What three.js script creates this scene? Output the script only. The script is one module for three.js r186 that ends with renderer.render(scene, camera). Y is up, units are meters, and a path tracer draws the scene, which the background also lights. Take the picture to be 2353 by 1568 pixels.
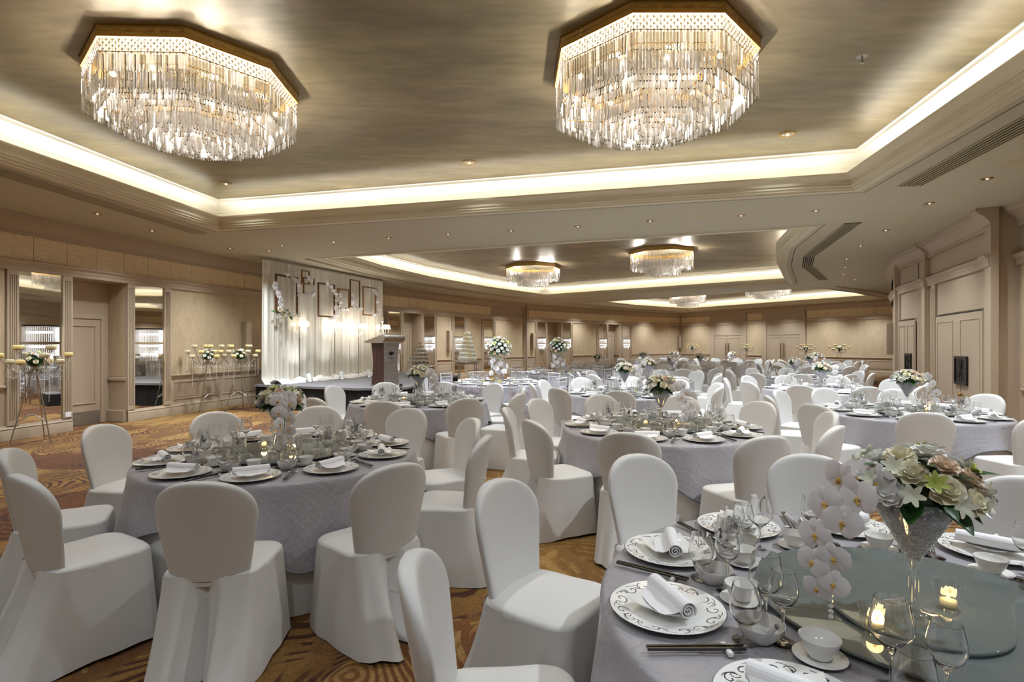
import * as THREE from 'three';
import { mergeGeometries, mergeVertices, toCreasedNormals } from 'three/addons/utils/BufferGeometryUtils.js';
import { RoundedBoxGeometry } from 'three/addons/geometries/RoundedBoxGeometry.js';
import { ImprovedNoise } from 'three/addons/math/ImprovedNoise.js';
import { FontLoader } from 'three/addons/loaders/FontLoader.js';
import { TextGeometry } from 'three/addons/geometries/TextGeometry.js';
import { RectAreaLightUniformsLib } from 'three/addons/lights/RectAreaLightUniformsLib.js';

// ------------------------------------------------------------------ camera, renderer, exposure
// Plan coordinates: X to the right, Z straight ahead of the camera, Y up. three.js z = -Z.
RectAreaLightUniformsLib.init();
const scene = new THREE.Scene();
scene.background = new THREE.Color(0, 0, 0);
const camera = new THREE.PerspectiveCamera(2 * Math.atan(784 / 1250) * 180 / Math.PI, 2353 / 1568, 0.05, 120);
camera.position.set(0, 1.55, 0);
camera.lookAt(0, 1.55, -10);
camera.setViewOffset(2353, 1568, 0, -6, 2353, 1568);
const renderer = new THREE.WebGLRenderer({ antialias: true });
renderer.toneMapping = THREE.LinearToneMapping;
renderer.toneMappingExposure = 0.72;
renderer.shadowMap.enabled = true;
// lamp strengths (used by the lamp builders further down)
const COVE = 30, CHANDELIER = 2.8, DOWN = 24, SCONCE = 0.45, SHADE = 0.25, UPLIGHT = 3.2;
const WARM = new THREE.Color(1.0, 0.95, 0.87), COVEC = new THREE.Color(0.9, 0.96, 1.0), COOL = new THREE.Color(0.92, 0.95, 1.0), DOWNC = new THREE.Color(0.86, 0.94, 1.0);

// ------------------------------------------------------------------ helpers
let seed_ = 7;
const rnd = () => { seed_ = (seed_ + 0x6d2b79f5) | 0; let t = Math.imul(seed_ ^ (seed_ >>> 15), 1 | seed_); t = (t + Math.imul(t ^ (t >>> 7), 61 | t)) ^ t; return ((t ^ (t >>> 14)) >>> 0) / 4294967296; };
const reseed = (n) => { seed_ = n; };
const rr = (a, b) => a + (b - a) * rnd();
const noise_ = new ImprovedNoise();
const fbm = (x, y, z, o = 4) => { let s = 0, a = 1, t = 0; for (let i = 0; i < o; i++) { s += a * noise_.noise(x, y, z); t += a; a *= 0.5; x *= 2.03; y *= 2.03; z += 7.3; } return s / t; };
const DEG = Math.PI / 180, TAU = Math.PI * 2;
const P = (X, Y, Z) => new THREE.Vector3(X, Y, -Z);
const taken = {};
const numbered = (name) => { const n = taken[name] = (taken[name] ?? -1) + 1; return n ? name + '_' + String(n).padStart(3, '0') : name; };
const clean = (g) => { let q = g.index ? g.toNonIndexed() : g; for (const k of Object.keys(q.attributes)) if (!['position', 'normal', 'uv'].includes(k)) q.deleteAttribute(k); if (!q.attributes.uv) q.setAttribute('uv', new THREE.BufferAttribute(new Float32Array(q.attributes.position.count * 2), 2)); if (!q.attributes.normal) q.computeVertexNormals(); return q; };
const merge = (...list) => { const l = list.flat(3); return l.length === 1 ? l[0] : mergeGeometries(l.map(clean), false); };
const at = (g, x = 0, y = 0, z = 0, ry = 0, rx = 0, rz = 0) => { if (rz) g.rotateZ(rz); if (rx) g.rotateX(rx); if (ry) g.rotateY(ry); return g.translate(x, y, z); };
const box = (w, h, d, x = 0, y = 0, z = 0, ry = 0) => at(new THREE.BoxGeometry(w, h, d), x, y, z, ry);
const rbox = (w, h, d, r, x = 0, y = 0, z = 0, ry = 0) => at(new RoundedBoxGeometry(w, h, d, 2, r), x, y, z, ry);
const cyl = (r0, r1, h, n = 12, x = 0, y = 0, z = 0) => at(new THREE.CylinderGeometry(r0, r1, h, n), x, y, z);
const lathe = (pts, n = 24) => new THREE.LatheGeometry(pts.map((p) => new THREE.Vector2(Math.max(p[0], 1e-5), p[1])), n);
const tube = (pts, r, n = 24, k = 6, closed = false) => new THREE.TubeGeometry(new THREE.CatmullRomCurve3(pts.map((p) => p.isVector3 ? p : new THREE.Vector3(...p)), closed), n, r, k, closed);
const bar = (a, b, r, k = 6) => { const A = new THREE.Vector3(...a), B = new THREE.Vector3(...b), g = new THREE.CylinderGeometry(r, r, A.distanceTo(B), k); g.applyQuaternion(new THREE.Quaternion().setFromUnitVectors(new THREE.Vector3(0, 1, 0), B.clone().sub(A).normalize())); return g.translate((A.x + B.x) / 2, (A.y + B.y) / 2, (A.z + B.z) / 2); };
// a grid surface f(u, v) -> [x, y, z]; joins the seam when closed in u
function surf(f, nu, nv, closed = false, uvs = [1, 1]) {
  const p = [], uv = [], ix = [], W = closed ? nu : nu + 1;
  for (let j = 0; j <= nv; j++) for (let i = 0; i < W; i++) { p.push(...f(i / nu, j / nv)); uv.push(i / nu * uvs[0], j / nv * uvs[1]); }
  for (let j = 0; j < nv; j++) for (let i = 0; i < nu; i++) { const a = j * W + i, b = j * W + (i + 1) % W, c = a + W, d = b + W; ix.push(a, c, b, b, c, d); }
  const g = new THREE.BufferGeometry();
  g.setAttribute('position', new THREE.Float32BufferAttribute(p, 3)); g.setAttribute('uv', new THREE.Float32BufferAttribute(uv, 2)); g.setIndex(ix); g.computeVertexNormals();
  return g;
}
// uv in metres from the faces' own directions
function uvm(g, k = 1) {
  const q = g.index ? g.toNonIndexed() : g, p = q.attributes.position, n = q.attributes.normal, uv = new Float32Array(p.count * 2);
  for (let i = 0; i < p.count; i++) { const t = i - i % 3, ax = Math.abs(n.getX(t)), ay = Math.abs(n.getY(t)), az = Math.abs(n.getZ(t)); const x = p.getX(i), y = p.getY(i), z = p.getZ(i); const [u, v] = ay > ax && ay > az ? [x, z] : ax > az ? [z, y] : [x, y]; uv[i * 2] = u * k; uv[i * 2 + 1] = v * k; }
  q.setAttribute('uv', new THREE.BufferAttribute(uv, 2)); return q;
}
const shade_ = (m) => { m.castShadow = m.receiveShadow = true; return m; };
function obj(name, geo, mat, parent) { const m = shade_(new THREE.Mesh(Array.isArray(geo) ? merge(geo) : geo, mat)); m.name = parent ? name : numbered(name); (parent ?? scene).add(m); return m; }
function tag(o, label, category, group, kind) { if (label) o.userData.label = label; if (category) o.userData.category = category; if (group) o.userData.group = group; if (kind) o.userData.kind = kind; return o; }
function thing(name, label, category, pos = [0, 0, 0], turn = 0, group) { const o = new THREE.Group(); o.name = numbered(name); scene.add(o); if (pos.isVector3) o.position.copy(pos); else o.position.set(...pos); o.rotation.y = turn; return tag(o, label, category, group); }
function struct(name, label, geo, mat) { const o = geo ? shade_(new THREE.Mesh(Array.isArray(geo) ? merge(geo) : geo, mat)) : new THREE.Group(); o.name = numbered(name); scene.add(o); return tag(o, label, null, null, 'structure'); }
function dup(src, label, pos, turn = 0, group) { const o = src.clone(); o.name = numbered(src.userData.base ?? src.name.replace(/_\d{3}$/, '')); o.userData = { ...src.userData }; scene.add(o); o.position.copy(pos); o.rotation.y = turn; return tag(o, label, null, group); }
function stuff(name, geo, mat, mats, parent, label, category) { const m = shade_(new THREE.InstancedMesh(geo, mat, mats.length)); mats.forEach((x, i) => m.setMatrixAt(i, x)); m.name = parent ? name : numbered(name); (parent ?? scene).add(m); m.userData.kind = 'stuff'; if (label) m.userData.label = label; if (category) m.userData.category = category; return m; }
const M4 = (x, y, z, ry = 0, s = 1, rx = 0, rz = 0) => new THREE.Matrix4().compose(new THREE.Vector3(x, y, z), new THREE.Quaternion().setFromEuler(new THREE.Euler(rx, ry, rz, 'YXZ')), typeof s === 'number' ? new THREE.Vector3(s, s, s) : new THREE.Vector3(...s));

// ------------------------------------------------------------------ textures
function tex(w, h, f, srgb = true, rep = true) {
  const d = new Uint8Array(w * h * 4);
  for (let y = 0; y < h; y++) for (let x = 0; x < w; x++) { const c = f(x / w, y / h, x, y), i = (y * w + x) * 4; if (typeof c === 'number') d[i] = d[i + 1] = d[i + 2] = Math.max(0, Math.min(255, c)); else { d[i] = c[0]; d[i + 1] = c[1]; d[i + 2] = c[2]; } d[i + 3] = 255; }
  const t = new THREE.DataTexture(d, w, h); t.magFilter = THREE.LinearFilter; t.minFilter = THREE.LinearMipmapLinearFilter; t.generateMipmaps = true;
  if (rep) t.wrapS = t.wrapT = THREE.RepeatWrapping; if (srgb) t.colorSpace = THREE.SRGBColorSpace; t.needsUpdate = true; return t;
}
function canvasTex(w, h, draw) { const c = document.createElement('canvas'); c.width = w; c.height = h; draw(c.getContext('2d'), w, h); const t = new THREE.CanvasTexture(c); t.colorSpace = THREE.SRGBColorSpace; return t; }
const hash2 = (i, j, k = 0) => { const s = Math.sin(i * 127.1 + j * 311.7 + k * 74.7) * 43758.5453; return s - Math.floor(s); };
const wrap = (i, n) => ((i % n) + n) % n;
// periodic value noise
function pnoise(x, y, n, k) { const i = Math.floor(x), j = Math.floor(y), u = x - i, v = y - j, s = u * u * (3 - 2 * u), t = v * v * (3 - 2 * v), h = (a, b) => hash2(wrap(a, n[0]), wrap(b, n[1]), k); return (h(i, j) * (1 - s) + h(i + 1, j) * s) * (1 - t) + (h(i, j + 1) * (1 - s) + h(i + 1, j + 1) * s) * t; }
const pf = (u, v, nx, ny, o = 4, k = 0) => { let s = 0, a = 1, t = 0; for (let q = 0; q < o; q++) { s += a * pnoise(u * nx, v * ny, [nx, ny], k + q); t += a; a *= 0.55; nx *= 2; ny *= 2; } return s / t; };
// carpet: rings like tree rings round scattered centres, gold, brown and dark maroon, 6 x 6 m repeat
const CN = 5;
const carpetTex = tex(1400, 1400, (u, v) => {
  const wx = (pf(u, v, 6, 6, 3, 1) - 0.5) * 0.55, wy = (pf(u, v, 6, 6, 3, 5) - 0.5) * 0.55, x = u * CN + wx, y = v * CN + wy;
  const i0 = Math.floor(x), j0 = Math.floor(y); let best = 9, bi = 0, bj = 0;
  for (let j = j0 - 1; j <= j0 + 1; j++) for (let i = i0 - 1; i <= i0 + 1; i++) { const a = wrap(i, CN), b = wrap(j, CN), cx = i + 0.2 + 0.6 * hash2(a, b, 1), cy = j + 0.2 + 0.6 * hash2(a, b, 2), d = Math.hypot((x - cx) * (0.85 + 0.3 * hash2(a, b, 3)), y - cy) * (0.8 + 0.5 * hash2(a, b, 4)); if (d < best) { best = d; bi = a; bj = b; } }
  const k = hash2(bi, bj, 6), fr = 12 + 6 * k, br = pf(u, v, 40, 14, 3, 9), br2 = pf(u, v, 18, 30, 3, 12);
  const ph = best * fr + 1.1 * (br2 - 0.5), w = ph - Math.floor(ph), n = Math.floor(ph), wd = 0.34 + 0.3 * hash2(n, bi * 7 + bj, 3);
  const gold = [176, 134, 70], pale = [204, 170, 106], brown = [138, 88, 40], dark = [84, 44, 24];
  const zone = pf(u, v, 4, 3, 3, 22);
  let base = zone > 0.5 ? gold : brown, t = Math.max(0, Math.min(1, (zone - 0.5) * 9 + 0.5)), c = [0, 1, 2].map((q) => brown[q] * (1 - t) + gold[q] * t);
  const on = w < wd && br > 0.36 && br2 > 0.3 ? Math.min(1, Math.min(w, wd - w) * 22) * Math.min(1, (br - 0.36) * 14) : 0;
  const ink = (k > 0.45) !== (t > 0.5 && k < 0.7) ? pale : dark;
  c = c.map((q, z) => q + (ink[z] - q) * on * 0.85);
  const g = 0.86 + 0.28 * (pnoise(u * 700, v * 700, [700, 700], 3)) * 0.9 + 0.25 * (br - 0.5);
  return c.map((q) => Math.max(0, Math.min(255, q * g)));
});
// brushed metal-leaf ceiling: soft swept patches, 7 m repeat
const leafTex = tex(1024, 1024, (u, v) => { const q = (pf(u, v, 3, 3, 2, 31) - 0.5) * 0.06, a = pf(u + q, v, 5, 22, 4, 2), b = pf(u, v + q, 4, 7, 4, 8), c = pf(u, v, 30, 120, 2, 4); const s = 0.8 + 0.26 * (a - 0.5) + 0.3 * (b - 0.5) + 0.14 * (c - 0.5); return [Math.min(255, 172 * s * 1.02), Math.min(255, 158 * s), Math.min(255, 126 * s * (0.94 + 0.2 * (b - 0.3)))]; });
const leafRough = tex(512, 512, (u, v) => 255 * (0.42 + 0.5 * (pf(u, v, 5, 18, 4, 12) - 0.5)), false);
// wall covering: fine vertical slubs, 1.2 m repeat
const paperTex = tex(512, 512, (u, v) => { const a = pf(u, v, 120, 12, 2, 3), b = pf(u, v, 6, 3, 3, 9), c = pnoise(u * 256, v * 50, [256, 50], 4), s = 0.9 + 0.1 * (a - 0.5) + 0.08 * (b - 0.5) + 0.1 * (c - 0.5); return [204 * s, 180 * s, 146 * s]; });
const paperBump = tex(512, 512, (u, v) => 255 * (0.5 * pf(u, v, 110, 9, 2, 3) + 0.5 * pnoise(u * 256, v * 40, [256, 40], 4)), false);
const weaveTex = tex(256, 256, (u, v) => { const s = 0.9 + 0.2 * (pf(u, v, 60, 60, 2, 5) - 0.5) + 0.12 * (pf(u, v, 4, 40, 2, 8) - 0.5); return [246 * s, 220 * s, 178 * s]; });
const crushBump = tex(512, 512, (u, v) => { const w = pf(u, v, 4, 4, 3, 6) * 1.5; return 255 * (0.6 * pf(u + w * 0.12, v, 26, 5, 3, 2) + 0.4 * pf(u, v + w * 0.1, 9, 30, 3, 11)); }, false);
const woodTex = tex(256, 512, (u, v) => { const s = 0.75 + 0.6 * (pf(u, v, 24, 2, 3, 1) - 0.5) + 0.3 * (pf(u, v, 80, 4, 2, 5) - 0.5); return [84 * s, 46 * s, 34 * s]; });
const steelTex = tex(256, 256, (u, v) => { const s = 0.86 + 0.22 * (pf(u, v, 3, 120, 2, 1) - 0.5); return [190 * s, 184 * s, 178 * s]; });
const plateTex = canvasTex(512, 512, (c, w) => {
  c.fillStyle = '#f6f5f2'; c.fillRect(0, 0, w, w); c.translate(w / 2, w / 2); c.strokeStyle = '#4a4a52'; c.lineCap = 'round';
  for (let k = 0; k < 13; k++) { c.save(); c.rotate(k / 13 * TAU + (k % 3) * 0.06); const r0 = 206;
    for (const [dx, s, dir] of [[0, 1, 1], [42, 0.66, -1]]) { c.lineWidth = 4.2 * s + 1; c.beginPath(); for (let t = 0; t <= 1; t += 0.03) { const a = t * 5.6 * dir + k, r = (36 * (1 - t) + 3) * s; const x = dx + Math.cos(a) * r, y = -r0 + Math.sin(a) * r * 0.82; t ? c.lineTo(x, y) : c.moveTo(x, y); } c.stroke(); }
    c.lineWidth = 3; c.beginPath(); c.moveTo(28, -190); c.quadraticCurveTo(60, -236, 96, -214); c.stroke(); c.restore(); }
  c.lineWidth = 4; c.strokeStyle = '#9a9a9e'; c.beginPath(); c.arc(0, 0, 253, 0, TAU); c.stroke();
});

// ------------------------------------------------------------------ materials
const std = (c, roughness = 0.6, o = {}) => new THREE.MeshStandardMaterial({ color: c, roughness, ...o });
const phy = (c, roughness = 0.6, o = {}) => new THREE.MeshPhysicalMaterial({ color: c, roughness, ...o });
const rep = (t, a, b = a) => { const q = t.clone(); q.repeat.set(a, b); q.needsUpdate = true; return q; };
const M = {
  trim: std('#b09d86', 0.5), soffit: std('#b6ac94', 0.75), crown: std('#cfc3a6', 0.6), cove: std('#f8f5ea', 0.8),
  leaf: std('#ffffff', 0.42, { map: rep(leafTex, 1 / 7), metalness: 0.4 }),
  paper: std('#ffffff', 0.62, { map: rep(paperTex, 1 / 1.2), bumpMap: rep(paperBump, 1 / 1.2), bumpScale: 0.001 }),
  frieze: std('#ffffff', 0.6, { map: rep(weaveTex, 1.6) }), gap: std('#5a4a3a', 0.8),
  carpet: std('#b9b0a2', 0.95, { map: rep(carpetTex, 1 / 5.6) }),
  mirror: std('#e6e2da', 0.02, { metalness: 1 }), mirrorEdge: std('#d8c9a8', 0.2, { metalness: 0.8 }),
  steel: std('#b9b5ae', 0.28, { metalness: 1 }), brushed: std('#ffffff', 0.4, { metalness: 0.85, map: steelTex }), brass: std('#a8813c', 0.36, { metalness: 0.9 }), gilt: std('#e8cf7e', 0.3, { metalness: 0.9 }), darkBrass: std('#b08c4c', 0.45, { metalness: 0.35 }),
  bronze: std('#2b2620', 0.4, { metalness: 0.6 }), black: std('#0b0b0d', 0.75), blackGloss: std('#101014', 0.25), slot: std('#0a0908', 0.9),
  cover: phy('#dcdad7', 0.55, { sheen: 0.35, sheenColor: new THREE.Color('#ffffff'), sheenRoughness: 0.5 }),
  satin: phy('#a29fa4', 0.36, { bumpMap: rep(crushBump, 1.6), bumpScale: 0.007, sheen: 0.5, sheenColor: new THREE.Color('#c9c7cc'), sheenRoughness: 0.35 }), hem: std('#57545e', 0.6),
  linen: std('#e9e6e2', 0.8), napkin: std('#f3f2f4', 0.75), chinaScroll: phy('#ffffff', 0.16, { map: plateTex, clearcoat: 0.6 }), china: phy('#f2f0ec', 0.14, { clearcoat: 0.6, clearcoatRoughness: 0.05 }),
  glass: phy('#ffffff', 0.0, { transmission: 1, thickness: 0, ior: 2.2 }), glassSolid: phy('#ffffff', 0.0, { transmission: 1, thickness: 0.002, ior: 1.5 }), glassGreen: phy('#8a9492', 0.0, { transmission: 0.5, thickness: 0, ior: 1.55 }), bead: phy('#ffffff', 0.03, { transmission: 0.55, thickness: 0, ior: 1.7, clearcoat: 1 }),
  plate: std('#6b5f48', 0.5, { metalness: 0.4 }), crystal: phy('#ffffff', 0.05, { transmission: 0.66, thickness: 0, ior: 1.8, clearcoat: 1, clearcoatRoughness: 0.03 }), cut: phy('#ffffff', 0.0, { transmission: 1, thickness: 0.02, ior: 1.52 }),
  gel: phy('#d3cfda', 0.15, { transmission: 0.35, thickness: 0, ior: 1.4, clearcoat: 1 }),
  lacquer: phy('#0c0b0c', 0.2, { clearcoat: 1 }), wax: std('#e9d9a0', 0.6), waxYellow: std('#e8cf86', 0.55), waxPale: std('#cfc19c', 0.55),
  dim: std('#d8d0c0', 0.5, { emissive: '#ffe8c4', emissiveIntensity: 1.2 }), flame: std('#ffd890', 1, { emissive: '#ffc25a', emissiveIntensity: 9 }), bulb: std('#fff2d8', 1, { emissive: '#ffe8c4', emissiveIntensity: 20 }), cool: std('#ffffff', 1, { emissive: '#eef2ff', emissiveIntensity: 7 }), led: std('#fff7e0', 1, { emissive: '#fff0cc', emissiveIntensity: 5 }),
  shade: phy('#fff4de', 0.9, { transmission: 0.5, thickness: 0, emissive: '#ffe2b0', emissiveIntensity: 2.4 }),
  rose: std('#fbfaf5', 0.6), rosePeach: std('#f3dfca', 0.6), roseCream: std('#f6efd6', 0.6), lily: std('#eef0dc', 0.55), lime: std('#c3cf6e', 0.6), orchid: phy('#f4f0f2', 0.5, { transmission: 0.15, thickness: 0 }), lip: std('#e2b65e', 0.5), leafA: std('#2f5a23', 0.4), leafB: std('#1d3d1a', 0.35), stem: std('#4b5a34', 0.6),
  drape: phy('#e6e1d4', 0.7, { transmission: 0.12, thickness: 0 }), deck: std('#7c797b', 0.95), wood: std('#ffffff', 0.42, { map: woodTex }), frameWood: std('#8a6236', 0.45), frameDark: std('#5f3d22', 0.45),
  cake: std('#f4f0e4', 0.5), pearl: std('#d9c37a', 0.35), organza: phy('#d9d5de', 0.5, { transmission: 0.35, thickness: 0 }), chiavari: std('#d9d6d8', 0.35), white: std('#f2f2f0', 0.5), grille: std('#b7a684', 0.6), greyFab: std('#8d7a63', 0.7),
};

// ================================================================== ROOM
const HC = 3.64, HU = 4.2;
function makePath(pts, n = 24) {
  const q = [[2 * pts[0][0] - pts[1][0], 2 * pts[0][1] - pts[1][1]], ...pts, [2 * pts.at(-1)[0] - pts.at(-2)[0], 2 * pts.at(-1)[1] - pts.at(-2)[1]]], L = [];
  const cr = (a, b, c, d, t) => 0.5 * (2 * b + (c - a) * t + (2 * a - 5 * b + 4 * c - d) * t * t + (3 * b - a - 3 * c + d) * t * t * t);
  for (let i = 1; i < q.length - 2; i++) for (let k = 0; k < n; k++) L.push([0, 1].map((e) => cr(q[i - 1][e], q[i][e], q[i + 1][e], q[i + 2][e], k / n)));
  L.push(pts.at(-1));
  const S = [0]; for (let i = 1; i < L.length; i++) S.push(S[i - 1] + Math.hypot(L[i][0] - L[i - 1][0], L[i][1] - L[i - 1][1]));
  return { L, S, len: S.at(-1), at(s) { let i = 1; while (i < S.length - 1 && S[i] < s) i++; const t = (s - S[i - 1]) / (S[i] - S[i - 1]), a = L[i - 1], b = L[i], l = Math.hypot(b[0] - a[0], b[1] - a[1]), tx = (b[0] - a[0]) / l, tz = (b[1] - a[1]) / l; return { x: a[0] + (b[0] - a[0]) * t, z: a[1] + (b[1] - a[1]) * t, tx, tz, nx: tz, nz: -tx, turn: Math.atan2(tz, tx) }; } };
}
const leftPath = makePath([[-9.3, -4], [-9.25, 0], [-8.85, 4.6], [-8.07, 8.65], [-6.7, 14.46], [-4.5, 20.2], [0.63, 28.7], [8.69, 35.8], [11.66, 37.6]]);
const farPath = makePath([[11.66, 37.6], [14.83, 31.63], [18.2, 25.3]], 4);
const rightPath = makePath([[18.2, 25.3], [15.0, 20.8], [11.62, 16.6], [9.5, 13.3], [8.68, 11.3], [7.36, 8.14], [6.6, 5.6], [6.25, 3], [6.1, 0], [6.1, -4]]);
const backPath = makePath([[6.1, -4], [-1, -4], [-9.3, -4]], 2);
// sweep a profile of (distance into the room, height) along a wall
function sweep(path, s0, s1, prof, step = 0.6) {
  const n = Math.max(1, Math.ceil((s1 - s0) / step)), p = [], uv = [], tri = [];
  let acc = [0]; for (let i = 1; i < prof.length; i++) acc.push(acc[i - 1] + Math.hypot(prof[i][0] - prof[i - 1][0], prof[i][1] - prof[i - 1][1]));
  for (let i = 0; i < n; i++) { const sa = s0 + (s1 - s0) * i / n, sb = s0 + (s1 - s0) * (i + 1) / n, A = path.at(sa), B = path.at(sb);
    for (let j = 0; j < prof.length - 1; j++) { const [d0, y0] = prof[j], [d1, y1] = prof[j + 1]; const v = (Q, d, y) => [Q.x + Q.nx * d, y, -(Q.z + Q.nz * d)]; const a = v(A, d0, y0), b = v(B, d0, y0), c = v(A, d1, y1), d = v(B, d1, y1); p.push(...a, ...b, ...c, ...b, ...d, ...c); uv.push(sa, acc[j], sb, acc[j], sa, acc[j + 1], sb, acc[j], sb, acc[j + 1], sa, acc[j + 1]); } }
  const g = new THREE.BufferGeometry(); g.setAttribute('position', new THREE.Float32BufferAttribute(p, 3)); g.setAttribute('uv', new THREE.Float32BufferAttribute(uv, 2)); g.computeVertexNormals(); return toCreasedNormals(g, 0.5);
}
const onWall = (path, s, d = 0, y = 0) => { const q = path.at(s); return { pos: P(q.x + q.nx * d, y, q.z + q.nz * d), turn: q.turn }; };
const put = (g, path, s, d = 0, y = 0) => { const q = onWall(path, s, d, y); return g.rotateY(q.turn).translate(q.pos.x, q.pos.y, q.pos.z); };
const BASE = [[0.0, 0], [0.05, 0], [0.05, 0.15], [0.042, 0.17], [0.05, 0.185], [0.032, 0.215], [0.028, 0.235], [0, 0.235]];
const RAIL = [[0, 0.8], [0.018, 0.8], [0.02, 0.83], [0.04, 0.845], [0.042, 0.87], [0.025, 0.88], [0, 0.885]];
const ARCH = [[0, 2.74], [0.05, 2.74], [0.052, 2.80], [0.06, 2.805], [0.06, 2.85], [0.08, 2.865], [0.1, 2.885], [0.105, 2.91], [0.05, 2.925], [0, 2.925]];
const CORN = [[0, 3.33], [0.03, 3.33], [0.035, 3.36], [0.03, 3.40], [0.06, 3.46], [0.13, 3.53], [0.17, 3.545], [0.175, 3.57], [0.2, 3.58], [0.21, 3.62], [0.21, HC]];
let windowNo = 0, doorNo = 0;
function wallGroup(name, label) { return struct(name, label); }
function flutedPilaster(w, h0, h1) {
  const sh = new THREE.Shape(), n = 4, m = 0.022, fw = (w - 2 * m) / n; sh.moveTo(-w / 2, 0); sh.lineTo(-w / 2, 0.045);
  for (let i = 0; i < n; i++) { const x = -w / 2 + m + i * fw; sh.lineTo(x + fw * 0.18, 0.045); sh.lineTo(x + fw * 0.32, 0.03); sh.lineTo(x + fw * 0.68, 0.03); sh.lineTo(x + fw * 0.82, 0.045); }
  sh.lineTo(w / 2, 0.045); sh.lineTo(w / 2, 0); sh.closePath();
  const g = new THREE.ExtrudeGeometry(sh, { depth: h1 - h0 - 0.16, bevelEnabled: false }); g.rotateX(-Math.PI / 2).scale(1, 1, -1).translate(0, h0 + 0.08, 0); g.index ?? 0;
  const c = clean(g); { const ps = c.attributes.position; for (let i = 0; i < ps.count; i += 3) { const a = [ps.getX(i + 1), ps.getY(i + 1), ps.getZ(i + 1)]; ps.setXYZ(i + 1, ps.getX(i + 2), ps.getY(i + 2), ps.getZ(i + 2)); ps.setXYZ(i + 2, ...a); } c.computeVertexNormals(); }
  return merge(c, box(w, 0.08, 0.045, 0, h0 + 0.04, 0.0225), box(w, 0.08, 0.045, 0, h1 - 0.04, 0.0225));
}
const PIL = {};
const pilGeo = (w) => PIL[w] ??= flutedPilaster(w, 0.235, 2.74);
function pilaster(par, path, s, w) { const q = onWall(path, s, 0, 0), m = obj('pilaster', pilGeo(w), M.trim, par); m.position.copy(q.pos); m.rotation.y = q.turn; return m; }
function frameBars(w, h, t = 0.03, d = 0.016) { return merge(rbox(w, t, d, 0.006, 0, h / 2 - t / 2, d / 2), rbox(w, t, d, 0.006, 0, -h / 2 + t / 2, d / 2), rbox(t, h - 2 * t, d, 0.006, -w / 2 + t / 2, 0, d / 2), rbox(t, h - 2 * t, d, 0.006, w / 2 - t / 2, 0, d / 2)); }
function wainscot(par, path, s0, s1) { const n = Math.max(1, Math.round((s1 - s0) / 1.5)), w = (s1 - s0) / n; for (let i = 0; i < n; i++) { const s = s0 + w * (i + 0.5); obj('wainscot_panel', put(merge(frameBars(w - 0.16, 0.4), box(w - 0.26, 0.3, 0.008, 0, 0, 0.004)), path, s, 0.0, 0.52), M.trim, par); } }
function panelSpan(par, path, s0, s1) { obj('wall_covering', sweep(path, s0, s1, [[0.0, 0.885], [0.012, 0.885], [0.012, 2.74], [0, 2.74]]), M.paper, par); obj('chair_rail', sweep(path, s0, s1, RAIL), M.trim, par); wainscot(par, path, s0, s1); }
const mirrorLabels = ['tall wall mirror behind the candle stand nearest the camera', 'tall wall mirror between the side door recess and the candle stands'];
function mirror(path, s0, s1, label) { const w = s1 - s0, q = onWall(path, (s0 + s1) / 2, 0.0, 0), t = thing('wall_mirror', label, 'mirror', q.pos, q.turn, 'tall mirrors along the curved wall'); obj('mirror_glass', box(w, 2.5, 0.012, 0, 1.485, 0.012), M.mirror, t); for (const k of [-1, 1]) obj('edge_strip', box(0.016, 2.5, 0.03, k * (w / 2 + 0.004), 1.485, 0.015), M.mirrorEdge, t); }
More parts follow.
